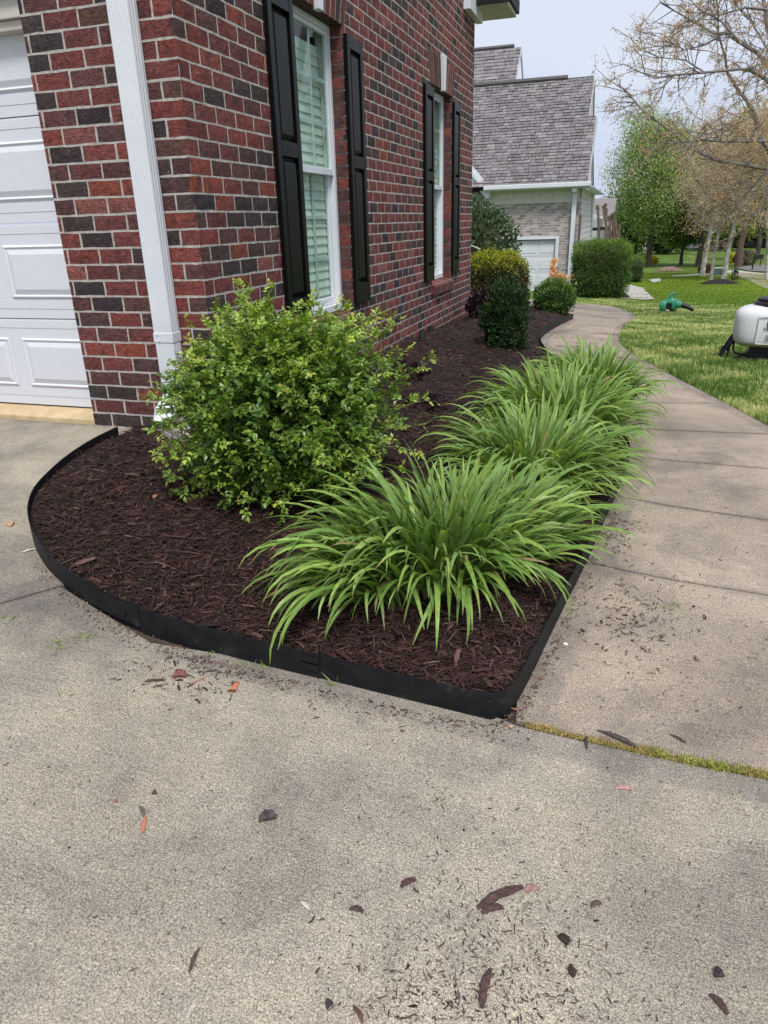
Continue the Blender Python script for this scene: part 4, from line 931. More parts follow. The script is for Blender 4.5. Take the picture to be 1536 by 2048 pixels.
# ---- trees
def limbs(mb, rg, base, H, spread, r0, nl, cz0, lean=(0, 0), k=7, forks=3):
    """trunk + limbs; returns tips"""
    tips = []; tr = [np.array([0, 0, -.2])]
    for i in range(1, 7): tr.append(np.array([lean[0] * i / 6 + rg.normal(0, r0 * .35), lean[1] * i / 6 + rg.normal(0, r0 * .35), H * .85 * i / 6]))
    mb.tube([tuple(p) for p in tr], [r0 * (1.25 if i == 0 else 1 - .13 * i) for i in range(7)], 9)
    for j in range(nl):
        f = cz0 + (1 - cz0) * rg.random() ** .8; ii = min(5, int(f * 6)); p0 = tr[ii] + (tr[ii + 1] - tr[ii]) * (f * 6 - ii if ii < 5 else .5); a = rg.uniform(0, 2 * np.pi); l = spread * rg.uniform(.45, 1.0) * (1.1 - .4 * f)
        d = np.array([math.cos(a), math.sin(a), rg.uniform(.3, 1.0)]); p1 = p0 + d * l * .45; p2 = p1 + (d + np.array([0, 0, .25]) + rg.normal(0, .2, 3)) * l * .5; rr = r0 * (.48 - .25 * f)
        mb.tube([tuple(p0), tuple(p1), tuple(p2)], [rr, rr * .6, rr * .25], 5, False); tips += [p1, p2]
        for _ in range(forks):
            q_ = p1 + (p2 - p1) * rg.random(); e = q_ + (unit(1, rg)[0] + d * .4) * l * .45; mb.tube([tuple(q_), tuple((q_ + e) / 2 + rg.normal(0, .06, 3)), tuple(e)], [rr * .35, rr * .25, rr * .1], 4, False); tips.append(e)
    return tips
def tree(name, label, px, pyb, pyt, wpx, seed, n, ln, cols, barkm, mat='softleaf', r=.16, low=.3, nl=26, clump=.45, dist=None, group=None, lean=(0, 0), tipc=None, crown=True, grow=1.0, ratio=.55):
    b = at(px, pyb, 0)
    if dist: b = CAM + ray(px, pyb) * dist; b[2] = float(G(b[0], b[1]))
    H = (rpx(b, pyb - pyt)) * .90; Rr = rpx(b, wpx / 2) * .80; rg = np.random.default_rng(seed); t = plant(name, label, 'tree', b, group)
    q = MB(); tips = limbs(q, rg, b, H, Rr, r, nl, low, lean); q.build('trunk', M[barkm], t)
    cz = H * (low + 1) / 2; rad = np.array([Rr, Rr, H * (1 - low) / 2 * 1.04])
    nc = max(40, n // 140); d = unit(nc, rg); cc = d * rad * (rg.uniform(.25, 1, (nc, 1)) ** .5) * grow + np.array([0, 0, cz]); cc = np.vstack([cc, np.array(tips)[rg.integers(0, len(tips), nc // 2)]])
    ci = rg.integers(0, len(cc), n); C = cc[ci] + rg.normal(0, 1, (n, 3)) * clump * Rr * .28 * np.array([1, 1, .75])
    V, F = leaves4(C, unit(n, rg) + np.array([0, 0, -.2]), unit(n, rg) + np.array([0, 0, .6]), ln * rg.uniform(.6, 1.4, n), ln * ratio * rg.uniform(.7, 1.3, n))
    cols = np.array(cols); shade = rg.uniform(.75, 1.25, len(cc)); base_c = cols[rg.integers(0, len(cols), len(cc))]; c_ = (base_c[ci] * .6 + cols[rg.integers(0, len(cols), n)] * .4) * shade[ci][:, None] * rg.uniform(.75, 1.25, (n, 1))
    tag(link('crown', npmesh('crown', V, F, M[mat], np.repeat(c_, 4, 0)), t), kind='stuff'); return t, b
GREEN = [(.27, .38, .11), (.34, .46, .14), (.20, .30, .08), (.40, .50, .18), (.15, .23, .06)]
tree('leafy_tree', 'big fresh green tree with a dark trunk beyond the clipped hedges', 1296, 533, 240, 222, 51, 60000, .135, GREEN, 'bark_dark', r=.20, low=.26, nl=40, clump=.50)
DKG = [(.045, .085, .018), (.06, .11, .024), (.085, .15, .03), (.035, .065, .016)]
YG = [(.20, .26, .06), (.26, .31, .08), (.15, .21, .05)]
tree('background_tree', 'green tree with low branches right of the big fresh green tree', 1362, 530, 398, 120, 52, 12000, .22, GREEN[2:] + DKG[2:3], 'bark_dark', r=.14, low=.30, group='trees across the far street')
tree('background_tree', 'dark trunked tree between the pale birch trunks and the green tree', 1396, 533, 355, 120, 53, 11000, .22, YG + DKG[:2], 'bark_dark', r=.22, low=.40, group='trees across the far street')
tree('background_tree', 'brown trunked tree with yellow green leaves right of the birch trunks', 1477, 535, 215, 170, 54, 12000, .18, [(.36, .34, .12), (.42, .34, .17), (.26, .28, .09)], 'bark_brown', r=.24, low=.42, group='trees across the far street')
tree('background_tree', 'dark slim trunked tree behind the mailbox at the right edge', 1512, 520, 300, 140, 55, 9000, .18, DKG + YG, 'bark_dark', r=.20, low=.42, group='trees across the far street')
for i, (px, top, wd_, lb) in enumerate([(1248, 425, 110, 'tree behind the small hedge, left of the big green tree'), (1330, 440, 120, 'low dark tree behind the forsythia hedge'), (1440, 380, 150, 'tree filling the gap behind the birch trunks'), (1535, 360, 150, 'tree at the right end of the background row')]):
    tree('background_tree', lb, px, 520, top, wd_, 60 + i, 9000, .40, [DKG, DKG, YG + DKG, YG][i], 'bark_dark', r=.25, low=.12, dist=72 + i * 5, group='trees across the far street', clump=.6)
# birch group: pale trunks, reddish budding crowns
BUD = [(.58, .38, .27), (.66, .47, .33), (.50, .34, .26), (.58, .48, .28), (.46, .36, .28)]
def birch(label, px, pyb, pyt, wpx, seed, lean, r, n, dist=None, cols=BUD):
    b = at(px, pyb, 0); H = rpx(b, pyb - pyt) * .85; Rr = rpx(b, wpx / 2) * .9; rg = np.random.default_rng(seed); t = plant('birch_tree', label, 'tree', b, 'pale trunked trees with reddish spring buds')
    q = MB(); tips = limbs(q, rg, b, H, Rr * 1.1, r, 46, .30, lean, forks=5); q.build('trunk', M['bark_pale'], t)
    tips = np.array(tips); ci = rg.integers(0, len(tips), n); C = tips[ci] + rg.normal(0, 1, (n, 3)) * Rr * .17; k = C[:, 2] > H * .24; C = C[k]; ci = ci[k]; n = len(C)
    V, F = leaves4(C, unit(n, rg), unit(n, rg), .070 * rg.uniform(.5, 1.4, n), .034); cc = np.array(cols)[rg.integers(0, len(cols), n)] * rg.uniform(.7, 1.25, (n, 1))
    tag(link('crown', npmesh('crown', V, F, M['bud'], np.repeat(cc, 4, 0)), t), kind='stuff')
birch('left pale trunked tree of the birch group, leaning right', 1403, 552, 205, 200, 71, (.5, 0), .13, 17000)
birch('middle slim grey trunk of the birch group', 1422, 560, 230, 190, 72, (.1, .2), .085, 12000)
birch('whitest birch trunk, rising out of the black mulch mound', 1447, 561, 190, 220, 73, (.3, -.2), .12, 18000)
birch('pale budding tree by the path at the right edge', 1535, 560, 250, 200, 74, (-.9, 0), .10, 10000, cols=[(.55, .36, .18), (.48, .28, .14), (.40, .30, .16)])
# pruned crepe myrtle stubs
b = at(1215, 560, 0); b = CAM + (b - CAM) * 1.12; b[2] = float(G(b[0], b[1])); t_ = plant('pruned_crepe_myrtle', 'cluster of bare brown trunks cut back to knobby stubs behind the large hedge', 'tree', b); rg_ = random.Random(12)
for i, (px, top) in enumerate([(1196, 415), (1206, 412), (1213, 420), (1219, 432), (1225, 438), (1232, 447), (1238, 452), (1228, 428)]):
    q = MB(); e = CAM + ray(px, top) * depth(b) - b; m_ = e * .5 + np.array([rg_.gauss(0, .16), rg_.gauss(0, .1), .1]); q.tube([(e[0] * .3, rg_.gauss(0, .1), -.1), tuple(m_), tuple(e)], [.10, .075, .065], 7); q.tube([tuple(e - np.array([0, 0, .12])), tuple(e + np.array([rg_.gauss(0, .1), 0, .12]))], [.12, .08], 7)
    q.build('trunk', M['bark_brown'], t_)

# overhanging near tree on the right: limbs traced from the photo at their real distance
def near_tree():
    rg = np.random.default_rng(90); D0 = 11.5
    base = CAM + ray(1640, 800) * D0; base[2] = float(G(base[0], base[1])); t = plant('budding_tree', 'near tree whose bare grey branches with orange brown buds reach in from the right', 'tree', base)
    Lp = [[(1600, 250), (1560, 120), (1536, 58), (1527, 0), (1515, -60)], [(1600, 250), (1536, 130), (1516, 107), (1480, 84), (1450, 66), (1427, 67), (1395, 48), (1360, 28), (1320, 5)], [(1600, 250), (1536, 160), (1500, 140), (1480, 138), (1410, 145), (1350, 150), (1310, 157), (1270, 140)],
          [(1620, 420), (1560, 340), (1536, 300), (1523, 277), (1508, 226), (1493, 200), (1478, 183), (1455, 145), (1450, 114), (1437, 69), (1434, 0), (1430, -40)], [(1640, 400), (1600, 345), (1536, 338), (1493, 330), (1437, 322), (1404, 307), (1373, 292), (1350, 269), (1312, 241), (1287, 223), (1262, 193), (1236, 168)],
          [(1536, 300), (1526, 282), (1455, 284), (1399, 279), (1378, 284), (1312, 287), (1260, 270)], [(1508, 226), (1490, 241), (1430, 262), (1399, 274), (1370, 290)], [(1480, 84), (1440, 40), (1400, 20), (1370, -10)], [(1450, 66), (1410, 90), (1370, 100), (1330, 80), (1290, 60)], [(1536, 338), (1500, 380), (1470, 400), (1440, 410), (1400, 380)], [(1410, 145), (1370, 120), (1320, 115), (1280, 100)],
          [(1560, 340), (1500, 440), (1475, 470), (1460, 480)], [(1536, 100), (1500, 40), (1470, 10), (1450, -20)], [(1350, 150), (1310, 190), (1300, 220)], [(1536, 20), (1490, 15), (1440, 30), (1400, 25), (1360, 60)]]
    R0 = [.085, .042, .034, .046, .038, .022, .016, .020, .016, .015, .014, .014, .018, .011, .022]
    trunk = MB(); trunk.tube([(0, 0, -.2), tuple((CAM + ray(1640, 560) * D0 - base)), tuple((CAM + ray(1640, 400) * D0 - base)), tuple((CAM + ray(1600, 250) * D0 - base)), tuple((CAM + ray(1600, -100) * D0 - base))], [.22, .19, .15, .12, .07], 10); trunk.build('trunk', M['bark_grey'], t)
    tw = MB(); ends = []
    for li, (pl, r0) in enumerate(zip(Lp, R0)):
        off = rg.normal(0, .5); P = np.array([CAM + ray(*p) * (D0 + off * min(1, i / 3) * 1.2 + .12 * math.sin(i * 1.3)) - base for i, p in enumerate(pl)]); n = len(P); q = MB()
        q.tube([tuple(p) for p in P], [r0 * (1 - .82 * i / (n - 1)) for i in range(n)], 6); q.build('limb', M['bark_grey'], t)
        seglen = np.linalg.norm(np.diff(P, axis=0), axis=1); S = seglen.sum(); m_ = int(S / .10)
        for k in range(m_):
            s = rg.uniform(.12, 1) * S; c = np.concatenate([[0], np.cumsum(seglen)]); i = min(n - 2, np.searchsorted(c, s) - 1); i = max(i, 0); f = (s - c[i]) / seglen[i]; p = P[i] + (P[i + 1] - P[i]) * f; tan = (P[i + 1] - P[i]) / seglen[i]
            d = tan * .5 + unit(1, rg)[0] * .9 + np.array([-.1, 0, .15]); d /= np.linalg.norm(d); l = rg.uniform(.25, .75); e = p + d * l; mid = (p + e) / 2 + rg.normal(0, .04, 3); tw.tube([tuple(p), tuple(mid), tuple(e)], [.0085, .006, .003], 4, False)
            ends.append(mid); ends.append(e)
            for _ in range(3): q0 = mid + (e - mid) * rg.random(); e2 = q0 + (d * .6 + unit(1, rg)[0]) * rg.uniform(.1, .32); tw.tube([tuple(q0), tuple(e2)], [.0045, .002], 3, False); ends += [e2, (q0 + e2) / 2]
    tag(tw.build('twigs', M['bark_grey'], t), kind='stuff')
    ends = np.array(ends); n = 17000; ci = rg.integers(0, len(ends), n // 4).repeat(4); n = len(ci); C = ends[ci] + rg.normal(0, .026, (n, 3)); V, F = leaves_np(C, unit(n, rg) + np.array([0, 0, -.6]), unit(n, rg), .040 * rg.uniform(.5, 1.3, n), .016, .2)
    cc = np.array([(.66, .42, .29), (.56, .35, .26), (.42, .29, .22), (.70, .50, .34), (.56, .46, .26)])[rg.integers(0, 5, n)] * rg.uniform(.7, 1.2, (n, 1)); tag(link('bud_leaves', npmesh('bud_leaves', V, F, M['bud'], np.repeat(cc, 6, 0)), t), kind='stuff')
near_tree()
# far wood closing the view
rg_ = np.random.default_rng(99); n = 26000; xw = rg_.uniform(-20, 95, n); yw = rg_.uniform(98, 120, n); hw = 6.0 + 2.2 * np.sin(xw * .35) + 1.3 * np.sin(xw * .9 + 2); C = np.column_stack([xw, yw, G(xw, yw) + rg_.uniform(0, 1, n) ** .8 * hw]); V, F = leaves4(C, unit(n, rg_), unit(n, rg_), .9, .6)
k_ = xw > 11; V = V.reshape(n, 4, 3)[k_].reshape(-1, 3); F = F[:k_.sum()]
cc = np.array([(.07, .11, .03), (.10, .15, .04), (.13, .17, .05), (.20, .15, .10)])[rg_.integers(0, 4, k_.sum())]; tag(link('distant_woodland', npmesh('distant_woodland', V, F, M['softleaf'], np.repeat(cc, 4, 0))), 'hazy strip of mixed woodland along the horizon on the right', 'woods', kind='stuff')

# ================================================================== LAWN GRASS
grl = smoothline([at(*p, .0)[:2] for p in [(1150, 607), (1185, 606), (1225, 610), (1262, 622), (1272, 631), (1268, 642), (1250, 654), (1237, 669), (1241, 689), (1264, 706), (1310, 734), (1366, 763), (1423, 792), (1480, 822), (1536, 853)]], 120, 1)
lawn_poly = np.vstack([right_line[::-1] * 1.0, ]) if False else right_line
far_px = [(1150, 607), (1152, 600), (1240, 598), (1290, 606), (1330, 606), (1400, 609), (1460, 612), (1536, 617), (1600, 622)]
far_l = [at(*p)[:2] for p in far_px]
lp = np.vstack([right_line, np.array(far_l), [[9.5, 6.5], [8.5, -2.5]]])
def blades(poly, N, seed, h, wd_, cfun, name, power=1.6, ref=5):
    rg = np.random.default_rng(seed); poly = np.asarray(poly); lo, hi = poly.min(0), poly.max(0); out_ = []; tot = 0
    while tot < N:
        P = rg.uniform(lo, hi, (200000, 2)); P = P[inpoly(P, poly)]; px, py = project(np.column_stack([P, G(P[:, 0], P[:, 1])])); P = P[(px < 1600) & (px > 1100) & (py < 1300) & (py > 0)]
        d = np.hypot(P[:, 0] - CAM[0], P[:, 1] - CAM[1]); P = P[rg.random(len(P)) < np.clip(ref / d, 0, 1) ** power]; out_.append(P); tot += len(P)
    P = np.vstack(out_)[:N]; n = len(P); d = np.hypot(P[:, 0] - CAM[0], P[:, 1] - CAM[1]); sc = np.clip(d / 6, .8, 3) ** .8
    tall = 1 + .35 * np.sin(P[:, 0] * 3.1 + np.sin(P[:, 1] * 2.3)) * np.sin(P[:, 1] * 2.7 + 1)
    hh = h * rg.uniform(.5, 1.25, n) * tall; a = rg.uniform(0, 2 * np.pi, n); ln_ = np.abs(rg.normal(.35, .3, n)); b0 = np.column_stack([P, G(P[:, 0], P[:, 1]) - .03]); dx = np.stack([np.cos(a), np.sin(a), np.zeros(n)], 1); s = np.stack([-np.sin(a), np.cos(a), np.zeros(n)], 1) * (wd_ * sc)[:, None] * .5
    up = np.array([0, 0, 1.0]); V = np.zeros((n, 5, 3)); V[:, 0] = b0 - s; V[:, 1] = b0 + s; m_ = b0 + up * (hh * .6)[:, None] + dx * (ln_ * hh * .3)[:, None] + up * .02; V[:, 2] = m_ + s * .8; V[:, 3] = m_ - s * .8; V[:, 4] = b0 + up * (hh + .02)[:, None] * np.clip(1 - ln_ * .25, .4, 1)[:, None] + dx * (ln_ * hh)[:, None]
    ix = np.arange(n)[:, None] * 5; F = [ix + np.array([[0, 1, 2, 3]]), ix + np.array([[3, 2, 4]])]; c = cfun(P, rg)
    tag(link(name, npmesh(name, V.reshape(-1, 3), F, M['grass'], np.repeat(c, 5, 0))), kind='stuff')
def nearcol(P, rg):
    n = len(P); f = np.zeros(n)
    for (kx, ky, ph, am) in ((1.7, .9, .3, .6), (-2.9, 2.3, 1, .6), (4.9, 3.7, 2, .7), (7.3, -6.1, .5, .7), (13, 9, 1.5, .6), (-11, 14, 2.2, .5)): f += am * np.sin(P[:, 0] * kx + P[:, 1] * ky + ph + .8 * np.sin(P[:, 1] * 1.9 + kx))
    f += rg.normal(0, 1.05, n); G_ = np.array([.21, .32, .075]); Y_ = np.array([.56, .57, .24]); Dk = np.array([.13, .23, .05]); W_ = np.array([.70, .69, .42])
    c = np.where((f > .22)[:, None], Y_, np.where((f > -.9)[:, None], G_, Dk)) * rg.uniform(.75, 1.25, (n, 1)); c[f > 2.5] = W_; return c
blades(lp, 120000, 101, .055, .0046, nearcol, 'lawn_grass', 1.5, 4)
mown = np.array(far_l + [at(1640, 600)[:2], at(1640, 560)[:2], at(1536, 548)[:2], at(1400, 545)[:2], at(1262, 548)[:2], at(1262, 575)[:2]])
def mowcol(P, rg):
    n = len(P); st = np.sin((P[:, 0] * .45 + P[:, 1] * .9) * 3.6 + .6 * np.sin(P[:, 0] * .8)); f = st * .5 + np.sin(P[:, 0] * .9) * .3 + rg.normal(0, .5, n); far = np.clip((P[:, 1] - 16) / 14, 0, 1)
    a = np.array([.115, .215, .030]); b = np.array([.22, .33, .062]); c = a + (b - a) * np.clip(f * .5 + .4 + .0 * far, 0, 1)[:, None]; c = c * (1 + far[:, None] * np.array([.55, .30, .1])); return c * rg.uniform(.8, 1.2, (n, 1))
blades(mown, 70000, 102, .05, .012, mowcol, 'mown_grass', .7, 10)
# moss and dry grass strip in the joint, grass tufts at the walkway margin
def strip_moss(A, B, N, w_, cols, name, seed, h=.016, lf=None):
    rg = np.random.default_rng(seed); t = rg.random(N); 
    if lf is not None: t = t[rg.random(N) < lf(t)]; N = len(t)
    P = A + (B - A) * t[:, None]; nv = np.array([-(B - A)[1], (B - A)[0]]); nv /= np.linalg.norm(nv); P = P + nv * (rg.normal(0, w_, N) + .006)[:, None]; C = np.column_stack([P, G(P[:, 0], P[:, 1]) - .004]); k = .35 + .65 * (.5 + .5 * np.sin(t * 55) * np.sin(t * 23))
    V, F = leaves_np(C, unit(N, rg) * .9 + np.array([0, 0, .9]), unit(N, rg), h * rg.uniform(.5, 1.5, N) * k, .0032, .2); cc = np.array(cols)[np.clip((rg.random(N) * len(cols)).astype(int), 0, len(cols) - 1)] * rg.uniform(.7, 1.25, (N, 1))
    tag(link(name, npmesh(name, V, F, M['grass'], np.repeat(cc, 6, 0))), kind='stuff')
strip_moss(P0 + dj * .01, P0 + dj * 1.6, 11000, .008, [(.50, .43, .15), (.62, .48, .23), (.42, .33, .17), (.36, .38, .08), (.55, .36, .19)], 'joint_moss', 110, .013)
strip_moss(P0 + dj * .33, P0 + dj * 1.2, 2600, .009, [(.38, .42, .09), (.50, .48, .16), (.26, .34, .06)], 'joint_grass', 111, .022)

# ================================================================== NEIGHBOUR'S HOUSE
YN = 23.4
def shing_mat():
    m = NT('roof_shingles'); c = m.attr('col'); co = m.coord('World'); m.set(m.mix(1.0, c, m.ramp(m.noise(co, 9, 4), [(.3, .8), (.7, 1.15)]), 'MULTIPLY'), .92); m.bump(m.noise(co, 60, 3), .4, .01); return m.m
M['shingle'] = shing_mat()
m = NT('pale_brick_wall'); tcn = m.n('ShaderNodeNewGeometry'); sx_ = m.n('ShaderNodeSeparateXYZ'); cb = m.n('ShaderNodeCombineXYZ'); m.l(tcn.outputs['Position'], sx_.inputs[0]); m.l(m.math('ADD', sx_.outputs[0], sx_.outputs[1]), cb.inputs[0]); m.l(sx_.outputs[2], cb.inputs[1])
bt = m.n('ShaderNodeTexBrick'); m.l(cb.outputs[0], bt.inputs['Vector']); bt.inputs['Scale'].default_value = 1; bt.inputs['Brick Width'].default_value = .23; bt.inputs['Row Height'].default_value = .085; bt.inputs['Mortar Size'].default_value = .010
bt.inputs['Color1'].default_value = (.20, .155, .15, 1); bt.inputs['Color2'].default_value = (.44, .385, .37, 1); bt.inputs['Mortar'].default_value = (.46, .43, .41, 1); bt.inputs['Bias'].default_value = .1
m.set(m.mix(1.0, bt.outputs['Color'], m.ramp(m.noise(m.coord('World'), 7, 3), [(.3, .78), (.7, 1.15)]), 'MULTIPLY'), .9); m.bump(bt.outputs['Fac'], -.4, .01); M['palebrick'] = m.m
M['siding'] = simple('pale_siding', (.60, .60, .58), .7, .06, 2)
nh = empty('neighbor_house', tuple(at(1100, 600))); tag(nh, 'neighboring house with pale grey brown brick, grey shingle roofs and a white side garage door', 'house'); nloc = Vector(nh.location)
def nb(name, mb, mat, bevel=0, parent=None):
    me_o = mb.build(name, mat, parent or nh, bevel); me_o.location = -nloc if parent is None else (0, 0, 0); return me_o
XR = float(on_y(1160, 400, YN)[0]); XL = XR - 14; ZE = float(on_y(1160, 376, YN)[2]); ZG = -2.3
dR = on_y(1112, 478, YN); dL = on_y(1010, 484, YN)
ZD = float(dR[2]); XD = float(dR[0]); DW = 3.6
q = MB(); q.box((XL, YN, ZG), (XD - DW, YN + .2, ZE)); q.box((XD, YN, ZG), (XR, YN + .2, ZE)); q.box((XD - DW, YN, ZD), (XD, YN + .2, ZE)); q.box((XR - .2, YN + .2, ZG), (XR, YN + .9, ZE)); nb('wall', q, M['palebrick'])
q = MB()
for i in range(34): q.prism([(XR - .02, YN + .9, ZG + .2 * i), (XR + .012, YN + .9, ZG + .2 * i), (XR - .004, YN + .9, ZG + .2 * i + .199), (XR - .02, YN + .9, ZG + .2 * i + .199)], (0, 8.4, 0)) if ZG + .2 * i < ZE + .1 else None
nb('siding', q, M['siding'])
q = MB()
for s_ in range(5):
    za = ZG + .45 + s_ * .45 if False else ZD - .02 - (s_ + 1) * .53
    q.box((XD - DW, YN + .10, za), (XD, YN + .14, za + .52))
    for c in range(6): q.box((XD - DW + .05 + c * .6, YN + .088, za + .10), (XD - DW + .56 + c * .6, YN + .0995, za + .42))
nb('garage_door', q, M['white'], .01)
q = MB(); q.box((XD - .0, YN - .02, ZG), (XD + .10, YN + .09, ZD + .10)); q.box((XD - DW - .1, YN - .021, ZD), (XD, YN + .09, ZD + .10)); nb('door_trim', q, M['white'])
# eave: frieze, soffit, gutter
fL = float(on_y(972, 380, YN)[0]); 
q = MB(); q.box((fL, YN - .03, ZE - .42), (XR + .03, YN + .0, ZE)); q.box((XR - .0, YN - .03, ZE - .30), (XR + .03, YN + 5, ZE)); nb('frieze', q, M['beige'])
q = MB(); q.box((fL, YN - .42, ZE + .0), (XR + .42, YN + .1, ZE + .03)); q.box((XR, YN + .1, ZE), (XR + .42, YN + 9.3, ZE + .03)); nb('soffit', q, M['white'])
q = MB(); q.box((fL, YN - .52, ZE + .03), (XR + .35, YN - .40, ZE + .17)); nb('gutter', q, M['white'], .02)
ndx = float(on_y(1151, 380, YN)[0]); q = MB(); q.box((ndx - .07, YN - .16, ZG), (ndx + .07, YN - .02, ZE - .05)); q.box((ndx - .08, YN - .42, ZE - .12), (ndx + .08, YN - .02, ZE + .02)); nb('downspout', q, M['white'], .01)
q = MB(); p = on_y(1159, 430, YN - .3); q.box((float(p[0]), YN - .35, ZG), (float(p[0]) + .07, YN - .28, float(p[2]))); o = q.build('wooden_post', M['bark_brown']); tag(o, 'thin brown wooden post at the corner of the neighboring house', 'post')
# raking gable trim on the left
rk0, rk1 = on_y(982, 377, YN - .3), on_y(930, 318, YN - .3); q = MB(); d = (rk1 - rk0); d /= np.linalg.norm(d); e = rk0 + d * 5
q.prism([(rk0[0], YN - .3, rk0[2]), (e[0], YN - .3, e[2]), (e[0], YN - .3, e[2] - .42), (rk0[0] - .1, YN - .3, rk0[2] - .36)], (0, .28, 0)); q.prism([(rk0[0] - .15, YN - .36, rk0[2] + .02), (e[0], YN - .36, e[2] + .02), (e[0], YN - .36, e[2] - .13), (rk0[0] - .15, YN - .36, rk0[2] - .13)], (0, .055, 0)); nb('rake_trim', q, M['white'])
# roofs with individual shingle tabs
def roof(x0, xr_fn, y0, z0, rise, pitch, seed, tabs, nobj, name='shingle'):
    """plane rising in +y at pitch; tabs laid in courses"""
    rg = random.Random(seed); u = np.array([1, 0, 0]); s = np.array([0, math.cos(pitch), math.sin(pitch)]); n = np.array([0, -math.sin(pitch), math.cos(pitch)]); O = np.array([0, y0, z0]); Ls = rise / math.sin(pitch); ch, tw_ = tabs; T = []
    base = MB(); xr_all = [xr_fn(z0 + f * rise) for f in (0, .35, .651, 1)]
    nr = int(Ls / ch)
    for r in range(nr):
        a = r * ch; zc = z0 + (a + ch / 2) * math.sin(pitch); xr = xr_fn(zc); x = x0 - rg.random() * tw_
        while x < xr:
            w_ = tw_ * rg.choice([.55, .8, 1.0, 1.25]); x1 = min(x + w_ - .012, xr); lift = rg.choice([.0, .012, .02])
            if x1 - x > .03:
                V = np.array([O + u * xx + s * aa + n * nn for xx, aa, nn in ((x, a - .01, .018 + lift), (x1, a - .01, .018 + lift), (x1, a + ch, .004), (x, a + ch, .004), (x, a - .01, -.005), (x1, a - .01, -.005))])
                c = np.array(rg.choice([(.175, .160, .164), (.205, .188, .192), (.235, .218, .22), (.155, .140, .146), (.190, .173, .178)])) * rg.uniform(.85, 1.15); T.append((V, c))
            x += w_
    F0 = np.array([(0, 1, 2, 3), (4, 5, 1, 0)])
    def vis(V): px, py = project(V); return (px.mean() > 930) & (px.mean() < 1210)
    T.sort(key=lambda t: -int(vis(t[0])) * 1000 + t[0][:, 1].mean())
    for V, c in T[:nobj]: o = link(name, npmesh(name, V, F0, M['shingle'], np.tile(c, (6, 1))), nh); o.location = -nloc
    V = np.vstack([t[0] for t in T[nobj:]]); F = np.vstack([F0 + 6 * i for i in range(len(T) - nobj)]); o = link(name + '_courses', npmesh(name + '_courses', V, F, M['shingle'], np.repeat(np.array([t[1] for t in T[nobj:]]), 6, 0)), nh); o.location = -nloc; tag(o, kind='stuff')
    return s, n, Ls
y0r, z0r = YN - .48, ZE + .14
# ridge solved from the photo: the plane whose top edge projects to the ridge line
PIT = R(44); s_ = np.array([0, math.cos(PIT), math.sin(PIT)])
def on_roof(px, py, y0, z0, pit): n = np.array([0, -math.sin(pit), math.cos(pit)]); d = ray(px, py); t = ((np.array([0, y0, z0]) - CAM) @ n) / (d @ n); return CAM + d * t
top = on_roof(1188, 153, y0r, z0r, PIT); stp = on_roof(1193, 231, y0r, z0r, PIT); lowr = on_roof(1191, 352, y0r, z0r, PIT)
rise = float(top[2] - z0r); xlow = float(lowr[0]) ; xhi = float(top[0]); zs = float(stp[2])
xr_fn = lambda z: float(stp[0]) if z < zs else xhi
roof(XL, xr_fn, y0r, z0r, rise, PIT, 5, (.145, .24), 296)
q = MB(); sv = np.array([0, math.cos(PIT), math.sin(PIT)]); nv = np.array([0, -math.sin(PIT), math.cos(PIT)])
for (x0_, x1_, za, zb) in ((XL, float(stp[0]) - .02, z0r, zs), (XL, xhi - .02, zs, z0r + rise)):
    A = np.array([x0_, y0r, z0r]) + sv * ((za - z0r) / math.sin(PIT)); B = np.array([x0_, y0r, z0r]) + sv * ((zb - z0r) / math.sin(PIT)); q.prism([tuple(A - nv * .008), tuple(B - nv * .008), tuple(B - nv * .14), tuple(A - nv * .14)], (x1_ - x0_, 0, 0))
nb('roof_deck', q, M['shingle'])
yr, zr_ = y0r + rise / math.tan(PIT), z0r + rise
q = MB(); q.prism([(XL, yr, zr_ + .02), (XL, yr + 6.5, zr_ - 6.2), (XL, yr + 6.5, zr_ - 6.3), (XL, yr, zr_ - .1)], (xhi - XL, 0, 0)); nb('rear_roof', q, M['shingle'])
q = MB(); q.tube([(XL, yr, zr_ + .03), (xhi - .9, yr, zr_ + .03)], .10, 6); o = nb('ridge_cap', q, simple('ridge_cap', (.10, .09, .095), .9))
q = MB(); q.prism([(xhi - .0, y0r + (zs - z0r) / math.tan(PIT), zs - .03), (xhi, yr, zr_ - .03), (xhi, yr + 6, zr_ - 5.8), (xhi, yr + 6, zr_ - 6.05), (xhi, yr, zr_ - .28), (xhi, y0r + (zs - z0r) / math.tan(PIT), zs - .28)], (.05, 0, 0)); q.prism([(float(stp[0]) - .01, y0r, z0r - .03), (float(stp[0]) - .01, y0r + (zs - z0r) / math.tan(PIT), zs - .03), (float(stp[0]) - .01, y0r + (zs - z0r) / math.tan(PIT), zs - .26), (float(stp[0]) - .01, y0r, z0r - .22)], (.05, 0, 0)); nb('rake_board', q, simple('rake_paint', (.34, .35, .36), .6))
q = MB(); q.prism([(XR - .1, YN + .05, ZE), (XR - .1, yr, zr_ - .3), (XR - .1, yr + 5.8, zr_ - 5.9), (XR - .1, yr + 5.8, ZE)], (.08, 0, 0)); nb('gable_siding', q, M['siding'])
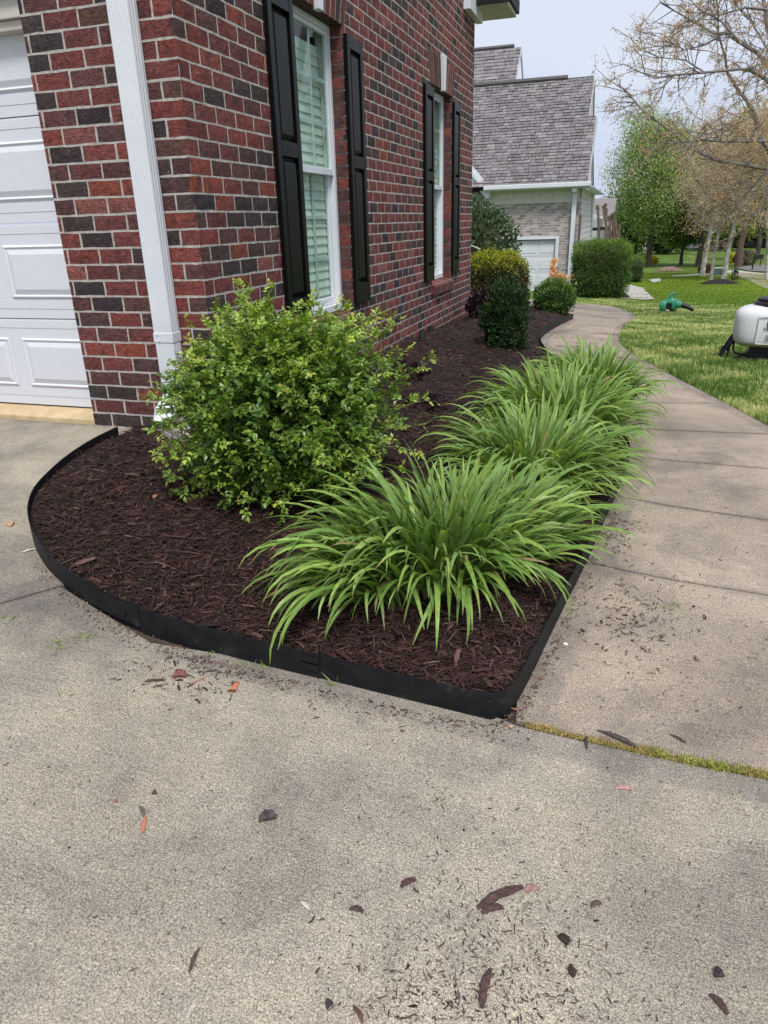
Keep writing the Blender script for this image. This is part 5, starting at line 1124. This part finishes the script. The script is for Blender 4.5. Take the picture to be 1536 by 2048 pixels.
# taller roof behind, further left
PY = YN + 5.2; t2 = on_roof(1043, 92, PY, zr_ - 1.2, R(48)); b2 = zr_ - 1.2; rise2 = float(t2[2] - b2); x2 = float(t2[0])
roof(XL, lambda z: x2, PY, b2, rise2, R(48), 6, (.19, .36), 0, 'upper_shingle')
y2, z2 = PY + rise2 / math.tan(R(48)), b2 + rise2; q = MB(); q.prism([(XL, PY, b2 - .01), (XL, y2, z2 - .01), (XL, y2 + 5, z2 - 5), (XL, y2 + 5, b2 - 3), (XL, PY, b2 - 3)], (x2 - .35 - XL, 0, 0)); nb('upper_gable', q, M['siding'])
q = MB(); q.prism([(x2 - .04, PY, b2 - .03), (x2 - .04, y2, z2 - .03), (x2 - .04, y2 + 5, z2 - 5), (x2 - .04, y2 + 5, z2 - 5.2), (x2 - .04, y2, z2 - .28), (x2 - .04, PY, b2 - .28)], (.05, 0, 0)); nb('upper_rake_board', q, M['white']); q = MB(); q.tube([(XL, y2, z2 + .02), (x2 - .3, y2, z2 + .02)], .09, 6); nb('upper_ridge_cap', q, bpy.data.materials['ridge_cap'])
# small white house behind
YS = 44.0; hs = empty('white_house', tuple(on_y(1200, 500, YS))); tag(hs, 'small far house with grey roof and white gable behind the cut back trunks', 'house'); hl = Vector(hs.location)
def ob(name, mb, mat): o = mb.build(name, mat, hs); o.location = -hl; return o
a, b_ = on_y(1150, 500, YS), on_y(1222, 500, YS); ez = float(on_y(1200, 437, YS)[2]); rz_ = float(on_y(1200, 397, YS + 3)[2]); q = MB(); q.box((float(a[0]), YS, -3), (float(b_[0]) - .2, YS + 6, ez)); ob('wall', q, simple('beige_wall', (.50, .47, .40), .8))
q = MB(); q.prism([(float(a[0]), YS - .4, ez + .1), (float(a[0]), YS + 3, rz_), (float(a[0]), YS + 6.4, ez + .1)], (float(b_[0] - a[0]), 0, 0)); ob('roof', q, simple('grey_roof', (.20, .19, .18), .9, .15, 4))
gx = float(on_y(1180, 430, YS - 1)[0]); q = MB(); zz0 = float(on_y(1180, 420, YS - 1)[2]); q.prism([(gx - 2.4, YS - 1, zz0 - 1.1), (gx + 1.2, YS - 1, zz0 - .9), (gx + 1.2, YS - 1, zz0 - .75), (gx - .3, YS - 1, zz0), (gx - 2.4, YS - 1, zz0 + .6)], (0, .9, 0)); q.box((gx - 2.4, YS - 1, zz0 - 2.0), (gx + 1.0, YS - .2, zz0 - 1.12)); q.box((gx - 2.4, YS - .6, zz0 - 3.2), (gx + 1.0, YS - .2, zz0 - 3.0)); ob('gable', q, M['white'])

# ================================================================== FAR GROUND: paths, street, mounds
def flat(name, px, mat, off=.012, step=.6, kind='structure', label=None, cat=None):
    o = sheet(name, [at(*p)[:2] for p in px], off, mat, step, kind=kind); return o
flat('neighbor_path', [(1238, 571), (1262, 571), (1287, 577), (1290, 582), (1309, 600), (1285, 601), (1252, 599), (1225, 598)], M['farwalk'], .03, .4)
flat('street_path', [(1455, 541), (1475, 543), (1505, 548), (1540, 551), (1600, 556), (1600, 600), (1536, 580), (1500, 562), (1478, 554), (1456, 547)], M['pathbrown'], .02, 1)
flat('front_walk_strip', [(1345, 552), (1400, 548), (1440, 543), (1470, 541), (1540, 549), (1540, 551), (1470, 545), (1440, 548), (1400, 551), (1345, 554)], M['farwalk'], .03, 1)
flat('street', [(1470, 536), (1500, 532), (1560, 528), (1640, 527), (1640, 548), (1560, 545), (1500, 543)], M['road'], .03, 2)
flat('gravel_patch', [(1298, 560), (1320, 557), (1322, 563), (1305, 566)], M['farwalk'], .03, .4)
def mound(px, pyb, w_px, h, name, label, cat, mat, seed, ncol=None, asp=.6):
    b = at(px, pyb); r = rpx(b, w_px / 2); rg = np.random.default_rng(seed); k = 36; rings = [(1.0, -.05), (.85, .28), (.6, .62), (.32, .9), (.06, 1.0)]; V = []; 
    for rr, hh in rings:
        for j in range(k): a = 2 * math.pi * j / k; q_ = 1 + rg.normal(0, .05); x, y = r * rr * math.cos(a) * q_, r * rr * asp * math.sin(a) * q_; V.append((x, y, h * hh + rg.normal(0, h * .05) + float(G(b[0] + x, b[1] + y)) - b[2]))
    F = np.array([(i * k + j, i * k + (j + 1) % k, (i + 1) * k + (j + 1) % k, (i + 1) * k + j) for i in range(len(rings) - 1) for j in range(k)]); o = link(name, npmesh(name, np.array(V), [F, np.array([list(range(4 * k, 5 * k))])], mat, np.tile((.02, .017, .016), (len(V), 1)))); o.location = b; tag(o, label, cat); 
    return o
M['blackmulch'] = simple('black_mulch', (.014, .012, .012), .95, .5, 9, .8)
mound(1440, 568, 74, .22, 'mulch_mound', 'black mulch mound ringing the birch trunks on the far lawn', 'mulch mound', M['blackmulch'], 1, asp=.8)
mound(1237, 596, 52, .20, 'mulch_mound', 'black mulch mound at the foot of the largest clipped hedge', 'mulch mound', M['blackmulch'], 2)
mound(1530, 614, 68, .16, 'mulch_mound', 'reddish brown mulch mound at the right edge behind the sprayer', 'mulch mound', M['mulch'], 3)
mound(1338, 541, 52, .25, 'stone_bed', 'low bed edged with brown stones and small plants on the far lawn', 'flower bed', simple('stone_brown', (.19, .13, .10), .9, .4, 5, .5), 4)
b = at(1468, 562); bush('iris_tuft', 'tiny dark tuft of leaves beside the birch mulch mound', 'plant', b, (.12, .12, .22), .2, 160, .25, .03, [(.02, .04, .02)], 45, trunk=False, vert=1.2)
b = at(1240, 580); bush('iris_tuft', 'tiny dark plant sticking out of the mulch by the largest hedge', 'plant', b, (.07, .07, .14), .15, 90, .15, .03, [(.02, .03, .02)], 46, trunk=False, vert=1.2)
for i, (px, py, w_, h_, lb, cols) in enumerate([(1295, 530, 40, 16, 'row of golden yellow flowering shrubs beyond the small hedge', [(.60, .50, .04), (.70, .50, .05), (.35, .36, .05)]), (1458, 526, 12, 18, 'bright yellow bush seen between the birch trunks', [(.65, .62, .04), (.50, .52, .05)]), (1469, 526, 11, 13, 'second bright yellow bush, left of the brown trunk', [(.70, .60, .05), (.55, .50, .05)]),
                                            (1490, 530, 44, 26, 'grey brown bare shrub right of the brown trunk', [(.20, .16, .13), (.26, .22, .18), (.14, .12, .10)]), (1412, 548, 26, 16, 'reddish brown low shrub behind the birch trunks', [(.22, .12, .08), (.28, .18, .10), (.12, .12, .05)])]):
    b = at(px, py); bush('flowering_shrub' if i < 3 else 'bare_shrub', lb, 'shrub', b, (rpx(b, w_ / 2), rpx(b, w_ / 2) * .6, rpx(b, h_ / 2)), rpx(b, h_ / 2), 1600, .16, .09, cols, 80 + i, 'softleaf')
# utility box
b = at(1438, 551); s_ = depth(b) / FPX; tb = empty('utility_box', tuple(b), R(12)); tag(tb, 'green metal utility cabinet behind the white birch trunk', 'utility box'); q = MB(); q.box((-13 * s_, -8 * s_, 0), (13 * s_, 8 * s_, 13 * s_)); M['utilgreen'] = simple('utility_green', (.07, .11, .085), .5); q.build('body', M['utilgreen'], tb, .03)
q = MB(); q.box((-14 * s_, -9 * s_, 13 * s_), (14 * s_, 9 * s_, 15.5 * s_)); q.build('lid', simple('utility_lid', (.30, .42, .28), .45), tb, .03); q = MB(); q.box((-.02, -8.6 * s_, 1 * s_), (.0, -8.05 * s_, 12 * s_)); q.build('door_seam', M['screw'], tb)
# mailbox pair and bench by the street
b = at(1504, 541); s_ = depth(b) / FPX; t_ = empty('mailbox', tuple(b)); tag(t_, 'black mailbox on a post beside the street at the right edge', 'mailbox'); q = MB(); q.box((-1.2 * s_, -1.2 * s_, -.1), (1.2 * s_, 1.2 * s_, 33 * s_)); q.build('post', M['screw'], t_); q = MB(); q.box((-1 * s_, -3 * s_, 22 * s_), (17 * s_, 3 * s_, 31 * s_)); q.box((12 * s_, -1 * s_, 8 * s_), (14 * s_, 1 * s_, 22 * s_)); q.build('box', M['screw'], t_, .04)
# far street houses / parked light cars hinted between the trunks
for i, (px, w_, h0, h1, lb, c) in enumerate([(1272, 40, 500, 522, 'low white garage wall far behind the big green tree trunk', (.70, .71, .73)), (1390, 30, 496, 520, 'pale wall of a distant house left of the birch trunks', (.55, .55, .56)), (1520, 60, 490, 522, 'distant reddish brick house at the right edge', (.30, .17, .14))]):
    d_ = 88.0; b = CAM + ray(px, 520) * d_; b[2] = float(G(b[0], b[1])); k = d_ / FPX; t_ = empty('distant_house', tuple(b)); tag(t_, lb, 'house', 'distant houses across the street'); zt = float((CAM + ray(px, h0) * d_)[2] - b[2]); q = MB(); q.box((-w_ * k / 2, 0, 0), (w_ * k / 2, 6, zt)); q.build('wall', simple('distant_wall_%s' % 'abc'[i], c, .8), t_)
    q = MB(); q.prism([(-w_ * k / 2 - .4, -.4, zt), (-w_ * k / 2 - .4, 3, zt + 1.6), (-w_ * k / 2 - .4, 6.4, zt)], (w_ * k + .8, 0, 0)); q.build('roof', bpy.data.materials['grey_roof'], t_)
    for j in range(3): q = MB(); q.box((-w_ * k * .38 + j * w_ * k * .3, -.03, zt * .35), (-w_ * k * .38 + j * w_ * k * .3 + w_ * k * .13, -.001, zt * .8)); q.build('window', M['screw'], t_)

# ================================================================== BACKPACK SPRAYER
M['tank'] = None; m = NT('translucent_tank'); co_ = m.coord('Object'); sp_ = m.n('ShaderNodeSeparateXYZ'); m.l(co_, sp_.inputs[0]); m.set(m.ramp(sp_.outputs[2], [(.155, (.50, .42, .30)), (.175, (.70, .71, .72))]), .35); m.b.inputs['Subsurface Weight'].default_value = .15; m.b.inputs['Subsurface Radius'].default_value = (.03, .03, .03); M['tank'] = m.m
M['blackplastic'] = simple('black_plastic', (.012, .012, .015), .45, .1); M['ink'] = simple('ink', (.03, .035, .045), .6, .0, bump=0)
b = at(1548, 716, .02); s_ = depth(b) / FPX; fw = ray(1548, 716); yaw = math.atan2(fw[1], fw[0]) - math.pi / 2
sp = empty('backpack_sprayer', tuple(b), yaw + R(4)); tag(sp, 'white backpack sprayer with black straps standing on the lawn at the right edge', 'sprayer')
U = s_   # one photo pixel at that distance
q = MB(); hw = 83 * U; prof = [(.80, 24), (.93, 30), (.975, 40), (1.0, 52), (1.0, 78), (.98, 88), (.90, 96), (.74, 101), (.50, 104), (.36, 105)]
q.lathe([(r * hw, z * U) for r, z in prof], (0, 0, 0), 40, 1, .62, .55); o = q.build('tank', M['tank'], sp, 0, True); ss = o.modifiers.new('s', 'SUBSURF'); ss.levels = 1; ss.render_levels = 1
q = MB()
pn = [(-40 * U, -.63 * hw, 34 * U), (40 * U, -.63 * hw, 34 * U), (40 * U, -.63 * hw, 86 * U), (-40 * U, -.63 * hw, 86 * U)]; q.tube(pn + [pn[0]], 1.1 * U, 5); q.build('panel_rim', M['tank'], sp)
q = MB(); q.lathe([(40 * U, 101 * U), (41 * U, 108 * U), (36 * U, 110 * U), (36 * U, 115 * U), (26 * U, 118 * U)], (-10 * U, 0, 0), 28); q.build('cap', M['blackplastic'], sp, .002)
q = MB(); q.tube([(-66 * U, .1, 62 * U), (-72 * U, 0, 50 * U), (-86 * U, -.02, 26 * U), (-92 * U, -.03, 14 * U)], [7 * U, 8 * U, 7 * U, 6 * U], 8, sq=(1, .6)); q.tube([(-92 * U, -.03, 20 * U), (-99 * U, -.05, 2 * U)], [6.5 * U, 3.5 * U], 8); q.tube([(-84 * U, -.04, 18 * U), (-86 * U, -.06, 2 * U)], [3 * U, 1.5 * U], 6); q.build('shoulder_strap', M['blackplastic'], sp)
q = MB(); q.tube([(-76 * U, 0, 34 * U), (-77 * U, 0, 14 * U), (-70 * U, 0, 6 * U), (-50 * U, 0, 4 * U), (60 * U, 0, 4 * U)], 2.2 * U, 7); q.tube([(-56 * U, -.09, 0), (60 * U, -.09, 0)], 3 * U, 6); q.tube([(-56 * U, .1, 0), (60 * U, .1, 0)], 3 * U, 6); q.box((-52 * U, -.10, 2 * U), (60 * U, .10, 12 * U)); q.build('base_frame', M['blackplastic'], sp, .002)
q = MB(); q.box((-48 * U, -.08, 12 * U), (50 * U, .08, 25 * U))
for i in range(9): q.box((-34 * U + i * 8 * U, -.088, 13 * U), (-31 * U + i * 8 * U, -.0805, 24 * U))
q.build('pump_housing', M['blackplastic'], sp, .001)
def text(s, size, loc, parent, mat, name='lettering', rot=(R(90), 0, 0)):
    cu = bpy.data.curves.new('lettering', 'FONT'); cu.body = s; cu.size = size; cu.extrude = .0006; cu.align_x = 'CENTER'; o = bpy.data.objects.new('tmp', cu); COL.objects.link(o); bpy.context.view_layer.update(); me = bpy.data.meshes.new_from_object(o.evaluated_get(bpy.context.evaluated_depsgraph_get())); bpy.data.objects.remove(o)
    me.materials.clear(); me.materials.append(mat); p = link(name, me, parent); p.location = loc; p.rotation_euler = rot; return p
q = MB(); q.tube([(-60 * U, -.10, 6 * U), (-74 * U, -.16, 3 * U), (-66 * U, -.22, 2 * U), (-48 * U, -.20, 2 * U), (-20 * U, -.17, 3 * U), (30 * U, -.2, 3 * U)], 1.6 * U, 6); q.build('hose', M['blackplastic'], sp)
fy = -.628 * hw - .001
text('Husqvarna', 11 * U, (-6 * U, fy, 59 * U), sp, M['ink']); text('H', 10 * U, (-13 * U, fy, 70 * U), sp, M['ink'])
q = MB(); c_ = (-13 * U, 74 * U); ring = [(c_[0] + 11 * U * math.copysign(abs(math.cos(a)) ** .5, math.cos(a)), fy, c_[1] + 9 * U * math.copysign(abs(math.sin(a)) ** .5, math.sin(a))) for a in np.linspace(0, 2 * math.pi, 25)]; q.tube(ring, .9 * U, 5, False); q.tube([(c_[0] - 10 * U, fy, c_[1] + 12 * U), (c_[0] - 6 * U, fy, c_[1] + 10 * U), (c_[0], fy, c_[1] + 14 * U), (c_[0] + 6 * U, fy, c_[1] + 10 * U), (c_[0] + 10 * U, fy, c_[1] + 12 * U)], 1.1 * U, 5); q.build('emblem', M['ink'], sp)
q = MB()
for i, (w_, z_) in enumerate(((26, 50), (20, 47.5), (30, 43), (32, 40.5))): q.box(((-24) * U, fy - .0008, z_ * U), ((-24 + w_ * 1.4) * U, fy + .001, (z_ + 1.1) * U))
q.build('small_print', M['ink'], sp)

# ================================================================== LEAF BLOWER
M['grn'] = simple('green_plastic', (.055, .36, .20), .3, .12, 6, 0); b = at(1337, 624, .03); s_ = depth(b) / FPX; fw = ray(1337, 624); bl = empty('leaf_blower', tuple(b), math.atan2(fw[1], fw[0]) - math.pi / 2); tag(bl, 'green hand held leaf blower with black nozzle lying on the lawn', 'leaf blower'); U = s_
q = MB(); q.lathe([(3 * U, -7 * U), (11 * U, -6 * U), (14.5 * U, 0), (14 * U, 5 * U), (8 * U, 8 * U)], (0, 0, 0), 20); o = q.build('fan_housing', M['grn'], bl, 0, True); o.rotation_euler = (R(90), 0, 0); o.location = (3 * U, 2 * U, 14 * U)
q = MB(); q.lathe([(5 * U, -14 * U), (9 * U, -10 * U), (9.5 * U, 2 * U), (6 * U, 8 * U)], (0, 0, 0), 16); o = q.build('engine_cover', M['grn'], bl, 0, True); o.location = (-10 * U, 0, 14 * U); o.rotation_euler = (0, R(-12), 0)
q = MB(); q.box((-6 * U, -9 * U, 4 * U), (5 * U, -4 * U, 18 * U)); q.lathe([(4 * U, 0), (4.4 * U, 4 * U), (3 * U, 6 * U)], (9 * U, -6 * U, 1 * U), 10); q.box((-2.5 * U, -4 * U, 16 * U), (0.5 * U, 4 * U, 27 * U)); q.build('engine', M['blackplastic'], bl, .004)
q = MB(); q.tube([(-3 * U, 0, 27 * U), (0, 0, 32 * U), (5 * U, 0, 35.5 * U), (12 * U, 0, 36 * U)], [2 * U, 2.3 * U, 2.2 * U, 1.8 * U], 8); q.tube([(10 * U, 0, 35 * U), (8 * U, 0, 29 * U), (6 * U, 0, 25 * U)], 1.8 * U, 8); q.build('handle', M['grn'], bl)
q = MB(); q.tube([(12 * U, 0, 16 * U), (22 * U, 0, 14 * U)], [8 * U, 6 * U], 14); q.build('nozzle_collar', M['grn'], bl); q = MB(); q.tube([(21 * U, 0, 14.5 * U), (34 * U, 0, 10 * U), (46 * U, 0, 4 * U)], [5.2 * U, 4.2 * U, 3 * U], 14); q.build('nozzle', M['blackplastic'], bl)
q = MB(); q.lathe([(2 * U, 0), (3.6 * U, 1 * U), (3.8 * U, 4 * U), (2.5 * U, 6 * U)], (-2.5 * U, -9 * U, .0), 14); q.build('fuel_cap', M['tank'], bl, 0, True)

# ================================================================== DEBRIS ON THE CONCRETE
def scatter(N, gen, size, seed, name, cols=MULCH, lift=.003, flat_=.10):
    rg = np.random.default_rng(seed); P = []
    while len(P) < N:
        px, py = gen(rg)
        if not (0 < px < 1536 and 300 < py < 2047): continue
        q_ = at(px, py); P.append(q_[:2])
    P = np.array(P); k = ~inpoly(P, bed_poly); P = P[k]; V, F, C = chips(P, G(P[:, 0], P[:, 1]) + .0015, 0, size, cols, lift, flat_, seed); tag(link(name, npmesh(name, V, F, M['chip'], C)), kind='stuff')
GC = MULCH + [(.10, .055, .045), (.16, .09, .07), (.07, .05, .045), (.09, .075, .065)]
scatter(720, lambda r: (r.normal(950, 150), 2048 - abs(r.normal(0, 160))), (.0085, .0024), 201, 'mulch_crumbs', GC)
scatter(520, lambda r: (r.uniform(0, 1536), r.uniform(1400, 2048)), (.0065, .0021), 202, 'mulch_crumbs', GC)
scatter(240, lambda r: (r.normal(1270, 55), r.normal(1235, 42)), (.014, .0036), 203, 'mulch_crumbs', GC)
scatter(150, lambda r: (r.normal(1225, 30), r.normal(1065, 22)), (.016, .004), 204, 'mulch_crumbs', GC)
scatter(280, lambda r: (r.uniform(1150, 1536), r.uniform(740, 1420)), (.011, .003), 205, 'mulch_crumbs', GC)
def along(r):
    t = r.random() * (len(LB) - 1); i = int(t); f = t - i; x = LB[i][0] * (1 - f) + LB[i + 1][0] * f; y = LB[i][1] * (1 - f) + LB[i + 1][1] * f; return x + r.normal(0, 8), y + abs(r.normal(0, 12 + 10 * math.sin(t * 5) ** 2))
LB = [(75, 1120), (130, 1180), (200, 1225), (260, 1258), (330, 1285), (400, 1310), (480, 1335), (560, 1356), (640, 1376), (760, 1405), (880, 1432), (990, 1452), (1040, 1415), (1080, 1345), (1120, 1265), (1160, 1180), (1195, 1110)]
scatter(1500, along, (.0075, .0027), 206, 'edging_crumbs', GC + [(.33, .17, .10), (.40, .24, .15), (.28, .20, .14), (.24, .12, .08)])
scatter(110, lambda r: (r.normal(370, 60), r.normal(1355, 26)), (.018, .004), 207, 'mulch_crumbs', GC)
scatter(60, lambda r: (r.uniform(1080, 1240), r.uniform(632, 720)), (.03, .008), 208, 'mulch_crumbs', GC)

def chunk(name, px, py, Lpx, Wpx, ang_px, col, label, cat, seed, thick=.5, knob=False, mat=None):
    """an irregular little lump or bark piece lying on the concrete; ang in the picture plane, turned to the ground"""
    rg = random.Random(seed); p = at(px, py); e = at(px + math.cos(R(ang_px)) * Lpx / 2, py - math.sin(R(ang_px)) * Lpx / 2); s = at(px - math.cos(R(ang_px)) * Lpx / 2, py + math.sin(R(ang_px)) * Lpx / 2)
    d = (e - s)[:2]; L = float(np.linalg.norm(d)); a = math.atan2(d[1], d[0]); W_ = Wpx * depth(p) / FPX * 1.05; n = 14; V = []; k = 9
    for i in range(n):
        t = i / (n - 1); prof = max(.12, math.sin(math.pi * min(.97, max(.03, t))) ** (.35 if Lpx > 2.2 * Wpx else .55)) * rg.uniform(.90, 1.10); bend = math.sin(t * 3) * W_ * .25
        for j in range(k):
            th = 2 * math.pi * j / k; V.append(((t - .5) * L, bend + math.cos(th) * W_ / 2 * prof * rg.uniform(.85, 1.15), max(0.0005, W_ * thick / 2 * (1 + math.sin(th)) * prof * rg.uniform(.8, 1.2))))
    F = np.array([(i * k + j, i * k + (j + 1) % k, (i + 1) * k + (j + 1) % k, (i + 1) * k + j) for i in range(n - 1) for j in range(k)]); caps = np.array([list(range(k))[::-1], list(range((n - 1) * k, n * k))])
    C = np.array([np.array(col) * rg.uniform(.7, 1.3) for _ in V]); o = link(name, npmesh(name, np.array(V), [F, caps], mat or M['chip'], C)); o.location = (p[0], p[1], float(G(p[0], p[1])) + .001); o.rotation_euler = (0, 0, a); tag(o, label, cat); return o
BK = (.075, .04, .038)
chunk('bark_piece', 1001, 1797, 100, 20, 24, BK, 'longest forked piece of dark bark on the driveway near the bottom of the photo', 'bark', 1)
chunk('bark_piece', 985, 1822, 44, 18, 12, BK, 'short bark splinter pressed against the lower side of the longest bark piece', 'bark', 2)
chunk('leaf_flake', 1064, 1781, 30, 18, 10, (.30, .17, .15), 'pinkish bark flake touching the right tip of the longest bark piece', 'bark', 3, .3)
chunk('bark_piece', 973, 1978, 82, 17, 77, BK, 'upright looking bark strip at the bottom centre, above the frame edge', 'bark', 4)
chunk('bark_piece', 1437, 2010, 55, 15, -50, BK, 'slanted bark stick in the bottom right corner of the driveway', 'bark', 5)
chunk('bark_lump', 1438, 1954, 22, 18, 0, (.06, .045, .05), 'small dark rounded lump just above the slanted corner stick', 'bark', 6, .8)
chunk('bark_lump', 1148, 1950, 14, 18, 60, (.06, .035, .035), 'dark bead like lump with a thin curved twig beside it', 'bark', 7, .9)
chunk('bark_lump', 1134, 1884, 15, 22, 80, (.04, .025, .02), 'fuzzy dark clump on the driveway right of centre', 'bark', 8, .7)
chunk('flat_stone', 536, 1640, 38, 24, 8, (.075, .058, .060), 'lone dark shell shaped stone on the left half of the driveway', 'stone', 9, .7)
chunk('bark_chip', 290, 1650, 36, 9, 80, (.42, .16, .10), 'orange red wood chip on the left driveway', 'wood chip', 10, .3)
chunk('dry_leaf', 283, 1623, 24, 9, -70, (.12, .11, .09), 'curled grey brown leaf touching the top of the orange red chip', 'leaf', 11, .3)
chunk('seed', 309, 1589, 10, 9, 0, (.10, .07, .05), 'tiny round brown seed above the orange red chip', 'seed', 12, .9)
chunk('seed', 232, 1604, 10, 8, 40, (.34, .15, .12), 'tiny pink red seed husk left of the round brown seed', 'seed', 13, .6)
chunk('dry_leaf', 1249, 1578, 36, 12, -6, (.42, .24, .22), 'small pink leaf on the driveway below the mossy joint', 'leaf', 14, .25)
chunk('bark_stick', 1232, 1478, 84, 11, -25, (.075, .06, .055), 'long dark stick lying across the mossy joint', 'stick', 15, .6)
chunk('bark_stick', 1355, 1478, 36, 6, -30, (.07, .055, .05), 'thin short stick on the walkway right of the long stick', 'stick', 16, .6)
chunk('bark_stick', 1174, 1486, 26, 6, 88, (.06, .045, .04), 'small stick standing in the mossy joint', 'stick', 17, .8)
chunk('bark_stick', 389, 1922, 54, 8, 68, (.085, .055, .045), 'straight brown stick on the lower left driveway', 'stick', 18, .7)
chunk('bark_stick', 716, 2030, 40, 10, -62, (.10, .055, .045), 'reddish stick cut by the bottom edge of the photo', 'stick', 19, .6)
chunk('bark_lump', 660, 2013, 18, 16, 40, (.05, .035, .04), 'dark purple brown lump above the reddish stick', 'bark', 20, .8)
chunk('wood_sliver', 383, 2022, 36, 7, 62, (.50, .47, .40), 'pale dry grass sliver near the bottom left', 'sliver', 21, .3)
chunk('wood_sliver', 610, 1812, 22, 7, -48, (.58, .52, .47), 'pale wood sliver in the middle of the driveway', 'sliver', 22, .3)
chunk('bark_piece', 817, 1768, 34, 14, 25, BK, 'wedge shaped bark chip left of the longest bark piece', 'bark', 23)
chunk('bark_piece', 1193, 1811, 24, 12, 22, (.09, .06, .05), 'stubby bark chip right of the longest bark piece', 'bark', 24)
chunk('bark_piece', 713, 1822, 30, 12, -15, BK, 'bark chip beside the pale wood sliver', 'bark', 25)
chunk('dry_leaf', 360, 1354, 32, 22, 0, (.22, .09, .075), 'crumpled dark red leaf on the driveway below the edging', 'leaf', 26, .5)
chunk('bark_chip', 472, 1375, 26, 10, 60, (.50, .17, .08), 'bright orange chip near the edging, right of the crumpled leaf', 'wood chip', 27, .3)
chunk('bark_stick', 309, 1363, 44, 6, 2, (.07, .045, .04), 'thin dark stick left of the crumpled red leaf', 'stick', 28, .7)
chunk('bark_chip', 397, 1362, 36, 5, 20, (.35, .20, .14), 'thin tan splinter between the crumpled leaf and the orange chip', 'wood chip', 29, .5)
chunk('dry_leaf', 24, 1049, 12, 14, 50, (.48, .26, .15), 'small orange leaf on the concrete at the left edge of the photo', 'leaf', 30, .3)
chunk('wood_sliver', 58, 1102, 28, 6, 15, (.55, .53, .42), 'pale curled sliver beside the left bend of the edging', 'sliver', 31, .4)
chunk('petal', 1133, 1289, 5, 9, 90, (.8, .78, .74), 'tiny white petal on the walkway margin', 'petal', 32, .3)
chunk('root_chip', 1024, 1305, 34, 14, 20, (.55, .33, .16), 'light orange splintered root on the mulch near the edging corner', 'wood chip', 33, .5)
bpy.data.objects['root_chip'].location.z += .06
chunk('bark_chip', 318, 1033, 12, 9, 40, (.45, .20, .12), 'small orange chip on the mulch left of the large shrub', 'wood chip', 34, .4); bpy.data.objects['bark_chip.002' if 'bark_chip.003' not in bpy.data.objects else 'bark_chip.003'].location.z += .09
# weeds growing along the edging and tufts of pulled grass
def tuft(px, py, n, h, label, seed, cols, lying=False, off=0):
    rg = np.random.default_rng(seed); p = at(px, py, off); C = np.tile([0, 0, 0.0], (n, 1)) + rg.normal(0, .008 if not lying else .02, (n, 3)) * [1, 1, 0]; D = unit(n, rg) * [1, 1, .3] + np.array([0, 0, .05 if lying else .9]); V, F = leaves_np(C, D, unit(n, rg), h * rg.uniform(.5, 1.2, n), .0035, .2)
    t = empty('weed_tuft', tuple(p)); tag(t, label, 'weed'); link('blades', npmesh('blades', V, F, M['grass'], np.repeat(np.array(cols)[rg.integers(0, len(cols), n)], 6, 0)), t)
WG = [(.15, .26, .05), (.22, .33, .07), (.35, .38, .15)]
tuft(118, 1284, 46, .045, 'loose green grass tuft with dark roots on the left driveway', 1, WG, True); tuft(175, 1274, 30, .05, 'wispy pulled grass right of the loose green tuft', 2, WG, True); tuft(8, 1240, 30, .04, 'grass and dirt clump at the left photo edge', 3, WG, True)
tuft(530, 1340, 7, .03, 'tiny seedling at the foot of the edging', 4, [(.28, .45, .06)]); tuft(497, 1335, 5, .06, 'single curved grass blade against the black edging', 5, WG); tuft(205, 1215, 8, .05, 'short grass at the left curve of the edging', 6, WG); tuft(672, 1372, 6, .05, 'two thin grass blades under the edging connector', 7, WG); tuft(430, 1305, 9, .035, 'small weeds along the middle of the edging', 8, WG); tuft(1352, 1215, 26, .035, 'wisp of green grass lying on the walkway slab', 9, WG, True); tuft(133, 1390, 8, .025, 'tiny green sprig with a dark root on the driveway', 10, WG, True); tuft(870, 1602, 10, .03, 'small green wisp in the middle of the driveway', 11, [(.12, .16, .06)], True)
